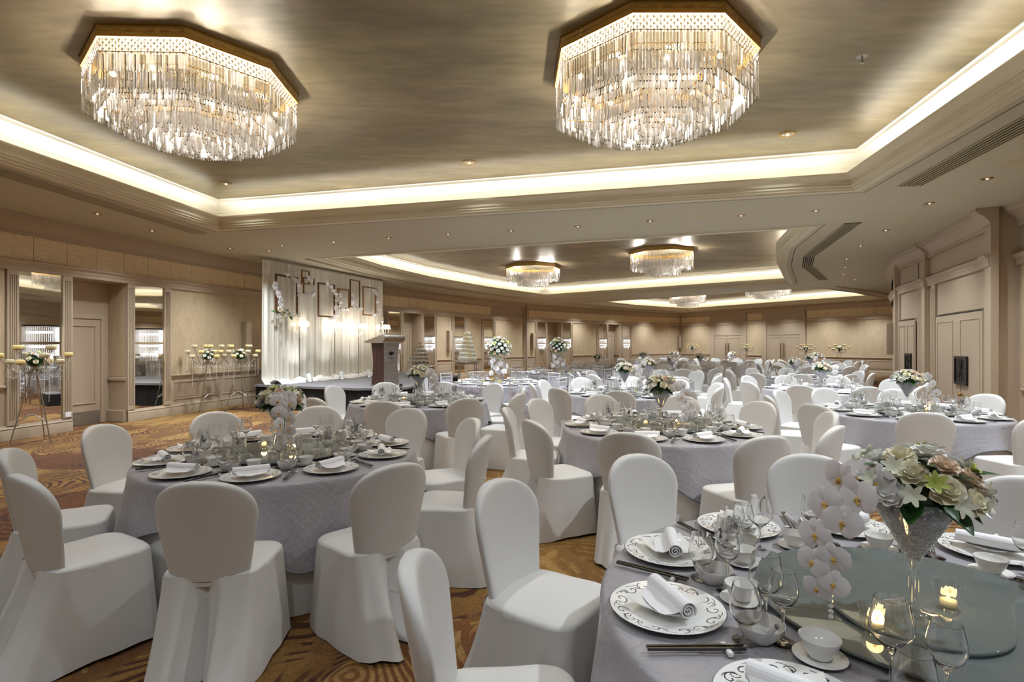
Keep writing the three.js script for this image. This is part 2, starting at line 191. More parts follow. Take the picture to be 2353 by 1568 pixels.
function recess(par, path, s0, s1, label, farDoor) {
  const w = s1 - s0, sm = (s0 + s1) / 2, D = 0.42, H = 2.74;
  obj('recess_back', put(box(w + 0.1, H, 0.04, 0, H / 2, -D - 0.02), path, sm), M.trim, par);
  for (const k of [-1, 1]) { obj('recess_side', put(box(0.05, H, D, k * (w / 2 + 0.025), H / 2, -D / 2), path, sm), M.trim, par); if (k > 0) { obj('wall_covering', put(box(0.008, 1.84, D - 0.06, w / 2 - 0.004, 1.82, -D / 2 - 0.02), path, sm), M.paper, par); obj('chair_rail', put(rbox(0.035, 0.07, D, 0.012, w / 2 - 0.0175, 0.85, -D / 2), path, sm), M.trim, par); obj('skirting', put(rbox(0.05, 0.235, D, 0.01, w / 2 - 0.025, 0.1175, -D / 2), path, sm), M.trim, par); } }
  obj('recess_top', put(box(w + 0.1, 0.04, D - 0.01, 0, H + 0.014, -D / 2 - 0.005), path, sm), M.trim, par);
  obj('wall_body', sweep(path, s0, s1, [[-0.25, H], [0, H], [0, HC], [-0.25, HC], [-0.25, H]]), M.trim, par);
  const q = onWall(path, sm, -D, 0), d = struct('door_' + (++doorNo), label); d.position.copy(q.pos); d.rotation.y = q.turn;
  const dx = -w / 2 + 0.5, dw = 0.8, dh = 2.02;
  obj('door_frame', merge(rbox(0.08, dh + 0.08, 0.05, 0.012, dx - dw / 2 - 0.04, dh / 2 + 0.04, 0.025), rbox(0.08, dh + 0.08, 0.05, 0.012, dx + dw / 2 + 0.04, dh / 2 + 0.04, 0.025), rbox(dw, 0.08, 0.05, 0.012, dx, dh + 0.04, 0.025)), M.trim, d);
  const leaf = obj('door_leaf', merge(box(dw - 0.01, dh - 0.012, 0.03, dx, dh / 2 + 0.003, 0.015), at(frameBars(dw - 0.24, 1.5, 0.025, 0.016), dx + 0.02, 1.15, 0.03)), M.trim, d);
  obj('kick_plate', box(dw - 0.04, 0.24, 0.004, dx, 0.14, 0.032), M.brushed, leaf);
  obj('handle_plate', merge(rbox(0.055, 0.26, 0.008, 0.003, dx - dw / 2 + 0.07, 1.02, 0.034), at(new THREE.TorusGeometry(0.02, 0.005, 6, 14), dx - dw / 2 + 0.07, 1.09, 0.045)), M.steel, leaf);
}
// solid wall pieces with thickness, left open where the recesses are
function solid(par, path, spans) { for (const [a, b] of spans) obj('wall_body', sweep(path, a, b, [[-0.25, 0], [0, 0], [0, HC], [-0.25, HC], [-0.25, 0]]), M.trim, par); }
function friezeTiles(par, path, s0, s1, w = 0.556) { const n = Math.round((s1 - s0) / w), k = (s1 - s0) / n; for (let i = 0; i < n; i++) obj('frieze_panel', put(rbox(k - 0.008, 0.4, 0.024, 0.004, 0, 3.128, 0.012), path, s0 + k * (i + 0.5)), M.frieze, par); }
// ---- left and back-left curved wall
const wl = wallGroup('wall_left', 'curved taupe panelled wall with mirrors, pilasters and door recesses');
const recesses = [[13.8, 14.89, 'panelled side door in the recess beside the candle stand'], [25.59, 26.69, 'panelled side door in the recess behind the lectern'], [36.74, 37.84, 'panelled side door behind the tall rose bouquet'], [42.05, 43.12, 'panelled side door in the recess farthest along the mirrored wall']];
let prev = 0; const spans = []; for (const [a, b] of recesses) { spans.push([prev, a]); prev = b; } spans.push([prev, leftPath.len]); solid(wl, leftPath, spans);
for (const [a, b, l] of recesses) recess(wl, leftPath, a, b, l);
for (const [a, b] of spans) { const o = sweep(leftPath, a, b, BASE); tag(obj('skirting', o, M.trim, wl)); }
tag(obj('architrave', sweep(leftPath, 0, leftPath.len, ARCH), M.trim, wl)); tag(obj('cornice', sweep(leftPath, 0, leftPath.len, CORN), M.trim, wl));
const mirrors = [[12.93, 13.63, 'tall mirror behind the candle stand nearest the camera'], [15.05, 15.75, 'tall mirror between the side door recess and the pair of candle stands'], [24.7, 25.4, 'tall mirror beside the white stage drape'], [26.89, 27.61, 'tall mirror behind the champagne glass tower'], [29.07, 29.84, 'tall mirror directly behind the wedding cake'], [31.42, 32.18, 'tall mirror behind the nearer tall rose bouquet'], [35.91, 36.6, 'tall mirror just past the dark partition edge'], [38.02, 38.72, 'tall mirror behind the farther tall rose bouquet'], [41.21, 41.89, 'second mirror from the far corner of the room'], [43.41, 44.13, 'mirror closest to the far corner of the room']];
for (const [a, b, l] of mirrors) { mirror(leftPath, a, b, l); }
for (const [s, w] of [[12.84, 0.17], [13.715, 0.17], [14.97, 0.16], [15.84, 0.17], [24.61, 0.17], [25.495, 0.17], [26.79, 0.17], [27.7, 0.16], [28.96, 0.17], [29.94, 0.17], [31.31, 0.17], [32.3, 0.17], [35.81, 0.17], [36.67, 0.14], [37.93, 0.16], [38.81, 0.17], [41.1, 0.17], [41.97, 0.14], [43.26, 0.16], [44.2, 0.14]]) pilaster(wl, leftPath, s, w);
for (const [a, b] of [[0.3, 6.3], [6.3, 12.74], [15.94, 18.8], [18.8, 24.5], [27.79, 28.86], [30.04, 31.21], [32.4, 34.8], [34.98, 35.71], [38.9, 41.0], [44.28, 48.9]]) panelSpan(wl, leftPath, a, b);
friezeTiles(wl, leftPath, 8.73, 32.0); friezeTiles(wl, leftPath, 35.2, 48.95);
obj('partition_edge', put(box(0.14, HC, 0.16, 0, HC / 2, 0.08), leftPath, 34.88), M.trim, wl); obj('partition_slot', put(box(0.03, HC - 0.02, 0.01, -0.055, HC / 2, 0.166), leftPath, 34.88), M.slot, wl);
// ---- far wall with two double doors
const wf = wallGroup('wall_far', 'straight far wall with two sets of double doors');
solid(wf, farPath, [[0, farPath.len]]);
obj('cornice', sweep(farPath, 0, farPath.len, CORN), M.trim, wf); obj('architrave', sweep(farPath, 0, farPath.len, ARCH), M.trim, wf); obj('skirting', sweep(farPath, 0, farPath.len, BASE), M.trim, wf);
for (const [a, b] of [[0.1, 2.6], [5.42, 6.42], [9.2, 13.9]]) panelSpan(wf, farPath, a, b);
friezeTiles(wf, farPath, 0.05, 2.6); friezeTiles(wf, farPath, 5.42, 6.42, 1); friezeTiles(wf, farPath, 9.2, 13.9);
for (const [a, b, l] of [[2.62, 5.37, 'far double doors nearer the room corner'], [6.45, 9.15, 'far double doors with long dark pull handles beside the candle stands']]) {
  const w = b - a, sm = (a + b) / 2, d = struct('door_' + (++doorNo), l), q = onWall(farPath, sm, 0, 0); d.position.copy(q.pos); d.rotation.y = q.turn;
  obj('door_surround', merge(box(0.32, HC - 0.02, 0.07, -w / 2 + 0.16, HC / 2, 0.035), box(0.32, HC - 0.02, 0.07, w / 2 - 0.16, HC / 2, 0.035), box(w - 0.64, 0.9, 0.07, 0, 3.17, 0.035)), M.trim, d);
  obj('transom_panel', box(w - 0.66, 0.68, 0.04, 0, 2.39, 0.02), M.trim, d);
  for (const k of [-1, 1]) { const lw = (w - 0.68) / 2, leaf = obj('door_leaf', merge(box(lw - 0.012, 2.02, 0.045, k * (lw / 2 + 0.004), 1.012, 0.022), at(frameBars(lw - 0.24, 1.76, 0.02, 0.012), k * (lw / 2), 1.02, 0.045)), M.trim, d); obj('pull_handle', merge(rbox(0.035, 0.85, 0.035, 0.01, k * 0.1, 1.15, 0.1), box(0.02, 0.02, 0.06, k * 0.1, 0.85, 0.07), box(0.02, 0.02, 0.06, k * 0.1, 1.45, 0.07)), M.frameDark, leaf); }
}
// ---- right convex wall with tall panelled service doors
const wr = wallGroup('wall_right', 'convex panelled wall with tall service doors and fluted pilasters');
const RS = { p0: 14.2, p1: 14.95, d0: 15.1, d1: 16.3, pb: 16.42, pc: 17.2, e0: 17.55, e1: 19.85, pe: 20.0, end: 20.2 };
solid(wr, rightPath, [[0, RS.end]]);
obj('wall_body', sweep(rightPath, RS.end, rightPath.len, [[-0.4, 0], [-0.28, 0], [-0.28, HC], [-0.4, HC], [-0.4, 0]]), M.trim, wr); obj('wall_end', put(box(0.1, HC, 0.34, -0.05, HC / 2, -0.17), rightPath, RS.end), M.trim, wr);
const shift = (prof, d) => prof.map(([a, b]) => [a + d, b]);
for (const [n, pr] of [['cornice', CORN], ['architrave', ARCH], ['skirting', BASE]]) { obj(n, sweep(rightPath, 0, RS.end, pr), M.trim, wr); obj(n, sweep(rightPath, RS.end, rightPath.len, shift(pr, -0.28)), M.trim, wr); }
obj('wall_covering', sweep(rightPath, RS.end + 0.1, 30, [[-0.27, 0.885], [-0.262, 0.885], [-0.262, 2.74], [-0.27, 2.74]]), M.paper, wr); obj('chair_rail', sweep(rightPath, RS.end + 0.1, 30, shift(RAIL, -0.28)), M.trim, wr);
for (const s of [14.86, 16.5, 17.36, 20.02]) pilaster(wr, rightPath, s, 0.24);
for (const s of [16.93, 20.18, 14.6]) obj('pier', put(box(0.2, HC - 0.01, 0.1, 0, HC / 2, 0.05), rightPath, s), M.trim, wr);
const capSolid = (prof, w, d) => { const sh = new THREE.Shape(); sh.moveTo(0, prof[0][1]); prof.forEach(([a, b]) => sh.lineTo(a + d, b)); sh.lineTo(0, prof.at(-1)[1]); sh.closePath(); return new THREE.ExtrudeGeometry(sh, { depth: w, bevelEnabled: false }).translate(0, 0, -w / 2).rotateY(-Math.PI / 2); };
for (const s of [16.93, 20.14]) for (const pr of [CORN, ARCH]) obj('pier_cap', put(capSolid(pr, 0.24, 0.07), rightPath, s), M.trim, wr);
for (const [a, b, y0, y1] of [[15.05, 16.35, 2.96, 3.3], [17.1, 19.95, 2.96, 3.3], [15.05, 16.35, 2.12, 2.72], [17.55, 19.85, 2.12, 2.72]]) obj('upper_panel', sweep(rightPath, a, b, [[0, y0], [0.015, y0], [0.015, y1], [0, y1]]), M.trim, wr);
obj('window_slot', put(box(1.2, 0.75, 0.02, 0, 3.0, 0.012), rightPath, 11.9), M.slot, wr);
for (const [a, b, l, kn] of [[17.55, 19.85, 'tall taupe service door with black grille nearest the camera', 1], [15.1, 16.3, 'tall taupe service door with black grille farther along the curved wall', 0]]) {
  const w = b - a, q = onWall(rightPath, (a + b) / 2, 0.012, 0), d = struct('door_' + (++doorNo), l); d.position.copy(q.pos); d.rotation.y = q.turn;
  const slab = obj('door_leaf', merge(box(w, 2.08, 0.03, 0, 1.04, 0.015), at(frameBars(w * 0.38, 1.9, 0.018, 0.01), -w * 0.27, 1.02, 0.03), at(frameBars(w * 0.38, 1.9, 0.018, 0.01), w * 0.27, 1.02, 0.03)), M.trim, d);
  obj('top_gap', box(w, 0.014, 0.006, 0, 2.088, 0.03), M.slot, d);
  const g = obj('vent_grille', merge(frameBars(kn ? 0.6 : 0.44, 0.5, 0.045, 0.03), box(kn ? 0.52 : 0.36, 0.42, 0.012, 0, 0, 0.006)), M.bronze, slab); g.position.set(kn ? 0.27 : 0.2, 1.08, 0.035);
  const lines = []; for (let k = 0; k < 6; k++) lines.push(at(box(0.006, 0.4, 0.01, 0, 0, 0.014), 0, 0, 0, 0, 0, k * Math.PI / 6 + 0.2)); obj('grille_pattern', lines, M.black, g);
  if (kn) obj('door_knob', merge(at(new THREE.SphereGeometry(0.03, 12, 8), 0.3, 0.66, 0.07), at(cyl(0.022, 0.022, 0.03, 12), 0.3, 0.66, 0.045, 0, Math.PI / 2)), M.brass, slab);
}
// ---- wall behind the camera, floor
const wb = wallGroup('wall_back', 'plain panelled wall behind the camera'); solid(wb, backPath, [[0, backPath.len]]); panelSpan(wb, backPath, 0.3, backPath.len - 0.3); obj('cornice', sweep(backPath, 0, backPath.len, CORN), M.trim, wb); obj('architrave', sweep(backPath, 0, backPath.len, ARCH), M.trim, wb); obj('skirting', sweep(backPath, 0, backPath.len, BASE), M.trim, wb);
const roomPts = [...leftPath.L.filter((_, i) => i % 6 === 0), ...farPath.L.slice(1), ...rightPath.L.slice(1).filter((_, i) => i % 6 === 5)];
const planShape = (pts) => new THREE.Shape(pts.map((p) => new THREE.Vector2(p[0], p[1])));
const flat = (shape, y, depth = 0) => { const g = depth ? new THREE.ExtrudeGeometry(shape, { depth, bevelEnabled: false }) : new THREE.ShapeGeometry(shape); g.rotateX(-Math.PI / 2).translate(0, y, 0); return g; };
const grow = (pts, d) => pts.map((p, i) => { const a = pts[(i + pts.length - 1) % pts.length], b = pts[(i + 1) % pts.length], e1 = [p[0] - a[0], p[1] - a[1]], e2 = [b[0] - p[0], b[1] - p[1]], l1 = Math.hypot(...e1), l2 = Math.hypot(...e2), n1 = [-e1[1] / l1, e1[0] / l1], n2 = [-e2[1] / l2, e2[0] / l2], m = [n1[0] + n2[0], n1[1] + n2[1]], k = d / (1 + n1[0] * n2[0] + n1[1] * n2[1]); return [p[0] + m[0] * k, p[1] + m[1] * k]; }); // clockwise in plan (X right, Z up): grows outward
const bigPts = grow(roomPts, 0.6);
struct('floor', 'carpet in gold, brown and maroon with swirling ring pattern', uvm(flat(planShape(bigPts), -0.1, 0.1)), M.carpet);
// ---- ceiling: flat soffit with three lit coffers
const coffers = [
  [[-6.13, 3.22], [-5.25, 9.76], [4.48, 7.25], [3.42, 0.74]],
  [[-4.35, 13.35], [-3.8, 15.8], [-2.75, 18.5], [-0.95, 21.7], [1.53, 25.2], [9.5, 18.9], [7.15, 14.7], [5.95, 12.2], [5.25, 9.95]],
  [[3.9, 27.9], [7.2, 31.9], [11.3, 35.0], [16.9, 25.2], [14.0, 22.4], [11.2, 20.4]]];
const sof = planShape(bigPts); for (const c of coffers) sof.holes.push(new THREE.Path(grow(c, 0.355).map((p) => new THREE.Vector2(p[0], p[1]))));
const ceil = struct('ceiling', 'flat stone-coloured ceiling with three lit coffers');
obj('soffit', flat(sof, HC, 0.06), M.soffit, ceil);
obj('roof_slab', flat(planShape(grow(roomPts, 0.7)), 4.7, 0.1), M.soffit, ceil);
function loop(pts, prof) { const rings = prof.map(([d, y]) => grow(pts, d).map((p) => [p[0], y, -p[1]])), p = []; for (let j = 0; j < prof.length - 1; j++) for (let i = 0; i < pts.length; i++) { const k = (i + 1) % pts.length, a = rings[j][i], b = rings[j][k], c = rings[j + 1][i], d = rings[j + 1][k]; p.push(...a, ...c, ...b, ...b, ...c, ...d); } const g = new THREE.BufferGeometry(); g.setAttribute('position', new THREE.Float32BufferAttribute(p, 3)); g.computeVertexNormals(); return toCreasedNormals(g, 0.6); }
const CROWN = [[0.24, 3.645], [0.24, 3.628], [0.13, 3.622], [0.125, 3.64], [0.09, 3.645], [0.085, 3.665], [0.06, 3.675], [0.065, 3.70], [0.05, 3.735], [0.015, 3.77], [-0.02, 3.79], [-0.03, 3.80], [-0.03, 3.825], [0.04, 3.825], [0.04, 3.71], [0.42, 3.71]];
const COVEP = [[0.42, 3.70], [0.42, 4.0], [0.385, 4.015], [0.385, 4.045], [0.33, 4.07], [0.25, 4.115], [0.235, 4.14], [0.2, 4.15], [0.2, 4.185], [0.17, 4.19], [0.17, HU + 0.01]];
coffers.forEach((c, ci) => {
  obj('cornice_moulding', loop(c, CROWN), M.crown, ceil); obj('cove_moulding', loop(c, COVEP), M.cove, ceil);
  const rim = planShape(grow(c, 0.337)); rim.holes.push(new THREE.Path(grow(c, 0.12).map((p) => new THREE.Vector2(p[0], p[1])))); obj('coffer_rim', flat(rim, HC, 0.06), M.soffit, ceil); obj('groove_channel', loop(c, [[0.33, HC + 0.058], [0.36, HC + 0.058]]), M.soffit, ceil);
  obj('coffer_ceiling', flat(planShape(grow(c, 0.24)), HU, 0.05), M.leaf, ceil);
  c.forEach((a, i) => { const b = c[(i + 1) % c.length], q = [a, b].map((p) => p), dx = b[0] - a[0], dz = b[1] - a[1], L = Math.hypot(dx, dz), nx = -dz / L, nz = dx / L, X = (a[0] + b[0]) / 2 + nx * 0.15, Z = (a[1] + b[1]) / 2 + nz * 0.15;
    const strip = obj('light_strip', box(L - 0.1, 0.02, 0.05), M.led, ceil); strip.position.copy(P(X, 3.735, Z)); strip.rotation.y = Math.atan2(dz, dx);
    const l = new THREE.RectAreaLight(COVEC, COVE, L - 0.1, 0.06); l.name = 'cove_strip'; l.position.copy(P(X, 3.75, Z)); l.rotation.order = 'YXZ'; l.rotation.y = Math.atan2(dz, dx); l.rotation.x = Math.PI / 2 + 0.45; scene.add(l); });
});
// ---- slot air grilles in the soffit
function grille(label, pts, w, n = 6) {
  const t = thing('air_grille', label, 'vent', [0, 0, 0]);
  for (let i = 0; i < pts.length - 1; i++) { const [a, b] = [pts[i], pts[i + 1]], L = Math.hypot(b[0] - a[0], b[1] - a[1]) + (i < pts.length - 2 ? w * 0.25 : 0), g = [box(L, 0.006, w, 0, 0, 0)], tr = Math.atan2(b[1] - a[1], b[0] - a[0]), c = P((a[0] + b[0]) / 2, HC - 0.003, (a[1] + b[1]) / 2);
    const back = obj('duct_slot', g, M.slot, t); back.position.copy(c); back.rotation.y = tr;
    for (let k = 0; k <= n; k++) { const s = obj('slat', box(L, 0.012, k === 0 || k === n ? 0.02 : w / n * 0.34), M.grille, t); s.position.copy(c).add(new THREE.Vector3(0, -0.006, 0)); s.rotation.y = tr; s.translateZ((k / n - 0.5) * w); } }
}
grille('long slot air grille beside the coffer above the side door', [[-6.5, 3.4], [-6.24, 6.6], [-5.9, 10.33]], 0.26);
grille('slot air grille on the service door side of the near coffer', [[4.2, 1.5], [4.86, 5.1], [5.26, 7.2]], 0.28);
grille('angled slot air grille beside the middle coffer', [[5.9, 9.43], [7.08, 12.96], [7.96, 14.67], [10.18, 17.77]], 0.26);
grille('thin slot air grille above the stage drape', [[-5.05, 13.4], [-4.4, 16.2], [-3.35, 18.9], [-1.55, 22.1], [0.6, 25.3]], 0.1, 2);
grille('thin slot air grille over the mirrored wall by the far coffer', [[3.0, 28.2], [6.6, 32.5], [10.6, 35.6]], 0.12, 2);
grille('thin slot air grille before the far double doors', [[11.9, 19.9], [14.6, 21.8], [17.3, 24.3]], 0.12, 2);
// ---- downlights, ceiling speakers, sprinkler
const dlRing = lathe([[0.042, 0.0], [0.05, -0.003], [0.066, -0.006], [0.07, 0.0]], 20), dlCan = lathe([[0.001, 0.001], [0.03, 0.001], [0.044, -0.003]], 16), dlLamp = at(new THREE.SphereGeometry(0.016, 8, 6), 0, -0.004, 0);
const dlAt = [[-6.66, 8.74, 'above the mirror by the nearest candle stand'], [-6.65, 10.05, 'above the side door recess'], [-6.18, 11.93, 'above the pair of candle stands'], [-4.87, 11.51, 'first in the beam row from the stage side'], [-3.66, 11.16, 'second in the beam row from the stage side'], [-2.44, 10.75, 'third in the beam row from the stage side'], [-1.22, 10.37, 'fourth in the beam row from the stage side'], [-0.02, 10.05, 'in the middle of the beam row'], [1.17, 9.68, 'just past the middle of the beam row'], [2.35, 9.26, 'fourth from the door end of the beam row'], [3.73, 8.86, 'third from the door end of the beam row'], [4.77, 8.54, 'second from the door end of the beam row'], [6.21, 8.09, 'at the door end of the beam row'], [6.01, 6.88, 'in front of the nearest service door'], [6.88, 10.01, 'before the pier between the service doors'], [7.44, 11.61, 'beside the round ceiling speaker near the angled grille'], [8.24, 13.4, 'next beyond the angled grille elbow'], [9.09, 14.84, 'two beyond the angled grille elbow'], [9.95, 16.33, 'at the far tip of the angled grille'], [11.12, 17.65, 'past the far tip of the angled grille'], [11.64, 18.93, 'by the far coffer corner'], [-5.45, 12.2, 'at the near edge of the stage drape'], [-2.84, 20.73, 'above the mirrors past the drape'], [-1.83, 22.52, 'above the wedding cake wall'], [-1.04, 23.75, 'above the wall beyond the wedding cake']];
for (let i = 0; i < 6; i++) dlAt.push([2.9 + i * 1.55, 26.3 - i * 1.3, ['first', 'second', 'third', 'fourth', 'fifth', 'sixth'][i] + ' in the far beam counted from the mirrored wall']);
for (let i = 0; i < 6; i++) dlAt.push([11.4 + i * 1.02, 35.6 - i * 1.95, ['first', 'second', 'third', 'fourth', 'fifth', 'sixth'][i] + ' before the far doors counted from the room corner']);
for (const [x, z, w] of [[0.3, 26.3, 'first'], [2.2, 28.6, 'second'], [4.3, 30.9, 'third'], [6.8, 33.0, 'fourth'], [9.3, 34.9, 'fifth']]) dlAt.push([x, z, w + ' along the mirrored wall beyond the partition edge']);
const downs = [];
function downlight(X, Y, Z, where, k = 1) { const t = thing('downlight', 'recessed round downlight ' + where, 'downlight', P(X, Y, Z)); t.scale.setScalar(k); obj('trim_ring', dlRing, M.brass, t); obj('reflector', dlCan, M.steel, t); obj('lamp', dlLamp, M.dim, t); const l = new THREE.SpotLight(DOWNC, DOWN * (Z < 1 ? 0.4 : Z > 20 ? 1.8 :  Y > 4 && Z < 5 ? (X > 2 ? 2.2 : 0.5) : 1), 0, 62 * DEG, 0.7, 2); l.name = 'downlight_lamp'; l.position.copy(P(X, Y - 0.03, Z)); l.target.position.copy(P(X, 0, Z)); l.castShadow = true; l.shadow.radius = 3; scene.add(l, l.target); downs.push(l); }
for (const [x, z, w] of [[-7.4, 7.0, 'over the wall panels left of the nearest mirror'], [-7.6, 5.0, 'over the side aisle out of view'], [-7.8, 3.0, 'at the near end of the side aisle'], [4.6, 3.2, 'on the service side above the nearest table'], [5.1, 1.4, 'at the near end of the service side'], [5.3, 5.0, 'on the service side past the nearest table'], [-5.5, 0.9, 'first in the row behind the near coffer'], [-3.9, 0.6, 'second in the row behind the near coffer'], [-2.3, 0.2, 'third in the row behind the near coffer'], [-0.7, -0.2, 'fourth in the row behind the near coffer'], [0.9, -0.6, 'fifth in the row behind the near coffer'], [2.5, -1.0, 'sixth in the row behind the near coffer']]) dlAt.push([x, z, w]);
for (const [x, z, w] of dlAt) downlight(x, HC, z, w);
for (const [x, z, w] of [[-4.73, 9.0, 'in the metal-leaf corner near the side door'], [-0.62, 7.94, 'in the metal leaf between the big chandeliers'], [3.48, 6.87, 'in the metal leaf past the bigger crystal chandelier'], [-5.0, 4.25, 'in the metal leaf over the side aisle'], [-0.9, 3.15, 'in the metal leaf over the stage-side foreground table'], [3.1, 2.15, 'in the metal leaf over the nearest table'], [-2.4, 14.0, 'first along the near side of the middle coffer'], [-0.2, 13.3, 'second along the near side of the middle coffer'], [2.0, 12.5, 'third along the near side of the middle coffer'], [4.2, 11.7, 'fourth along the near side of the middle coffer']]) downlight(x, HU, z, w, 1.5);
const spk = lathe([[0.001, -0.004], [0.14, -0.004], [0.15, -0.002], [0.155, 0]], 28);
for (const [x, z, w] of [[-6.34, 10.37, 'at the end of the long slot grille'], [-4.26, 11.36, 'near the stage end of the beam'], [-0.71, 10.25, 'in the middle of the beam'], [3.16, 9.01, 'near the door end of the beam'], [6.59, 9.07, 'before the nearest service door'], [5.83, 6.26, 'at the edge of view beside the near grille'], [-4.98, 13.19, 'above the stage drape'], [7.84, 12.62, 'beside the angled grille']]) { const m = obj('ceiling_speaker', spk, M.grille); m.position.copy(P(x, HC, z)); tag(m, 'flat round ceiling speaker ' + w, 'speaker'); }
{ const t = thing('sprinkler_head', 'small ceiling sprinkler head on the metal leaf near the big chandelier', 'sprinkler', P(3.23, HU, 5.02)); obj('escutcheon', lathe([[0.001, -0.004], [0.03, -0.006], [0.045, -0.004], [0.05, 0]], 18), M.steel, t); obj('nozzle', merge(cyl(0.008, 0.012, 0.05, 8, 0, -0.03, 0), cyl(0.02, 0.02, 0.004, 10, 0, -0.06, 0)), M.steel, t); }

// ================================================================== CHANDELIERS
const prismGeo = (() => { const g = new THREE.CylinderGeometry(0.0105, 0.0105, 0.13, 6, 1, true); const tip = new THREE.ConeGeometry(0.0105, 0.02, 6, 1, true); tip.rotateX(Math.PI).translate(0, -0.075, 0); const top = new THREE.ConeGeometry(0.0105, 0.012, 6, 1, true).translate(0, 0.071, 0); const m = merge(g, tip, top); m.scale(1, 1, 0.55); m.deleteAttribute('normal'); m.computeVertexNormals(); return m; })();
const octaGeo = (() => { const g = new THREE.OctahedronGeometry(0.0125, 0); g.scale(1, 1.25, 0.6); return g; })();
function octPoint(ap, t) { const R = ap / Math.cos(Math.PI / 8), k = Math.floor(t * 8), f = t * 8 - k, a0 = (k - 0.5) * Math.PI / 4, a1 = (k + 0.5) * Math.PI / 4; return [R * (Math.cos(a0) * (1 - f) + Math.cos(a1) * f), R * (Math.sin(a0) * (1 - f) + Math.sin(a1) * f), k * Math.PI / 4]; }
function octBand(ap0, ap1, y0, y1) { const g = new THREE.CylinderGeometry(ap1 / Math.cos(Math.PI / 8), ap0 / Math.cos(Math.PI / 8), y1 - y0, 8, 1, true); g.rotateY(Math.PI / 8); return g.translate(0, (y0 + y1) / 2, 0); }
const flat8 = (g) => { const q = g.toNonIndexed(); q.computeVertexNormals(); return q; };
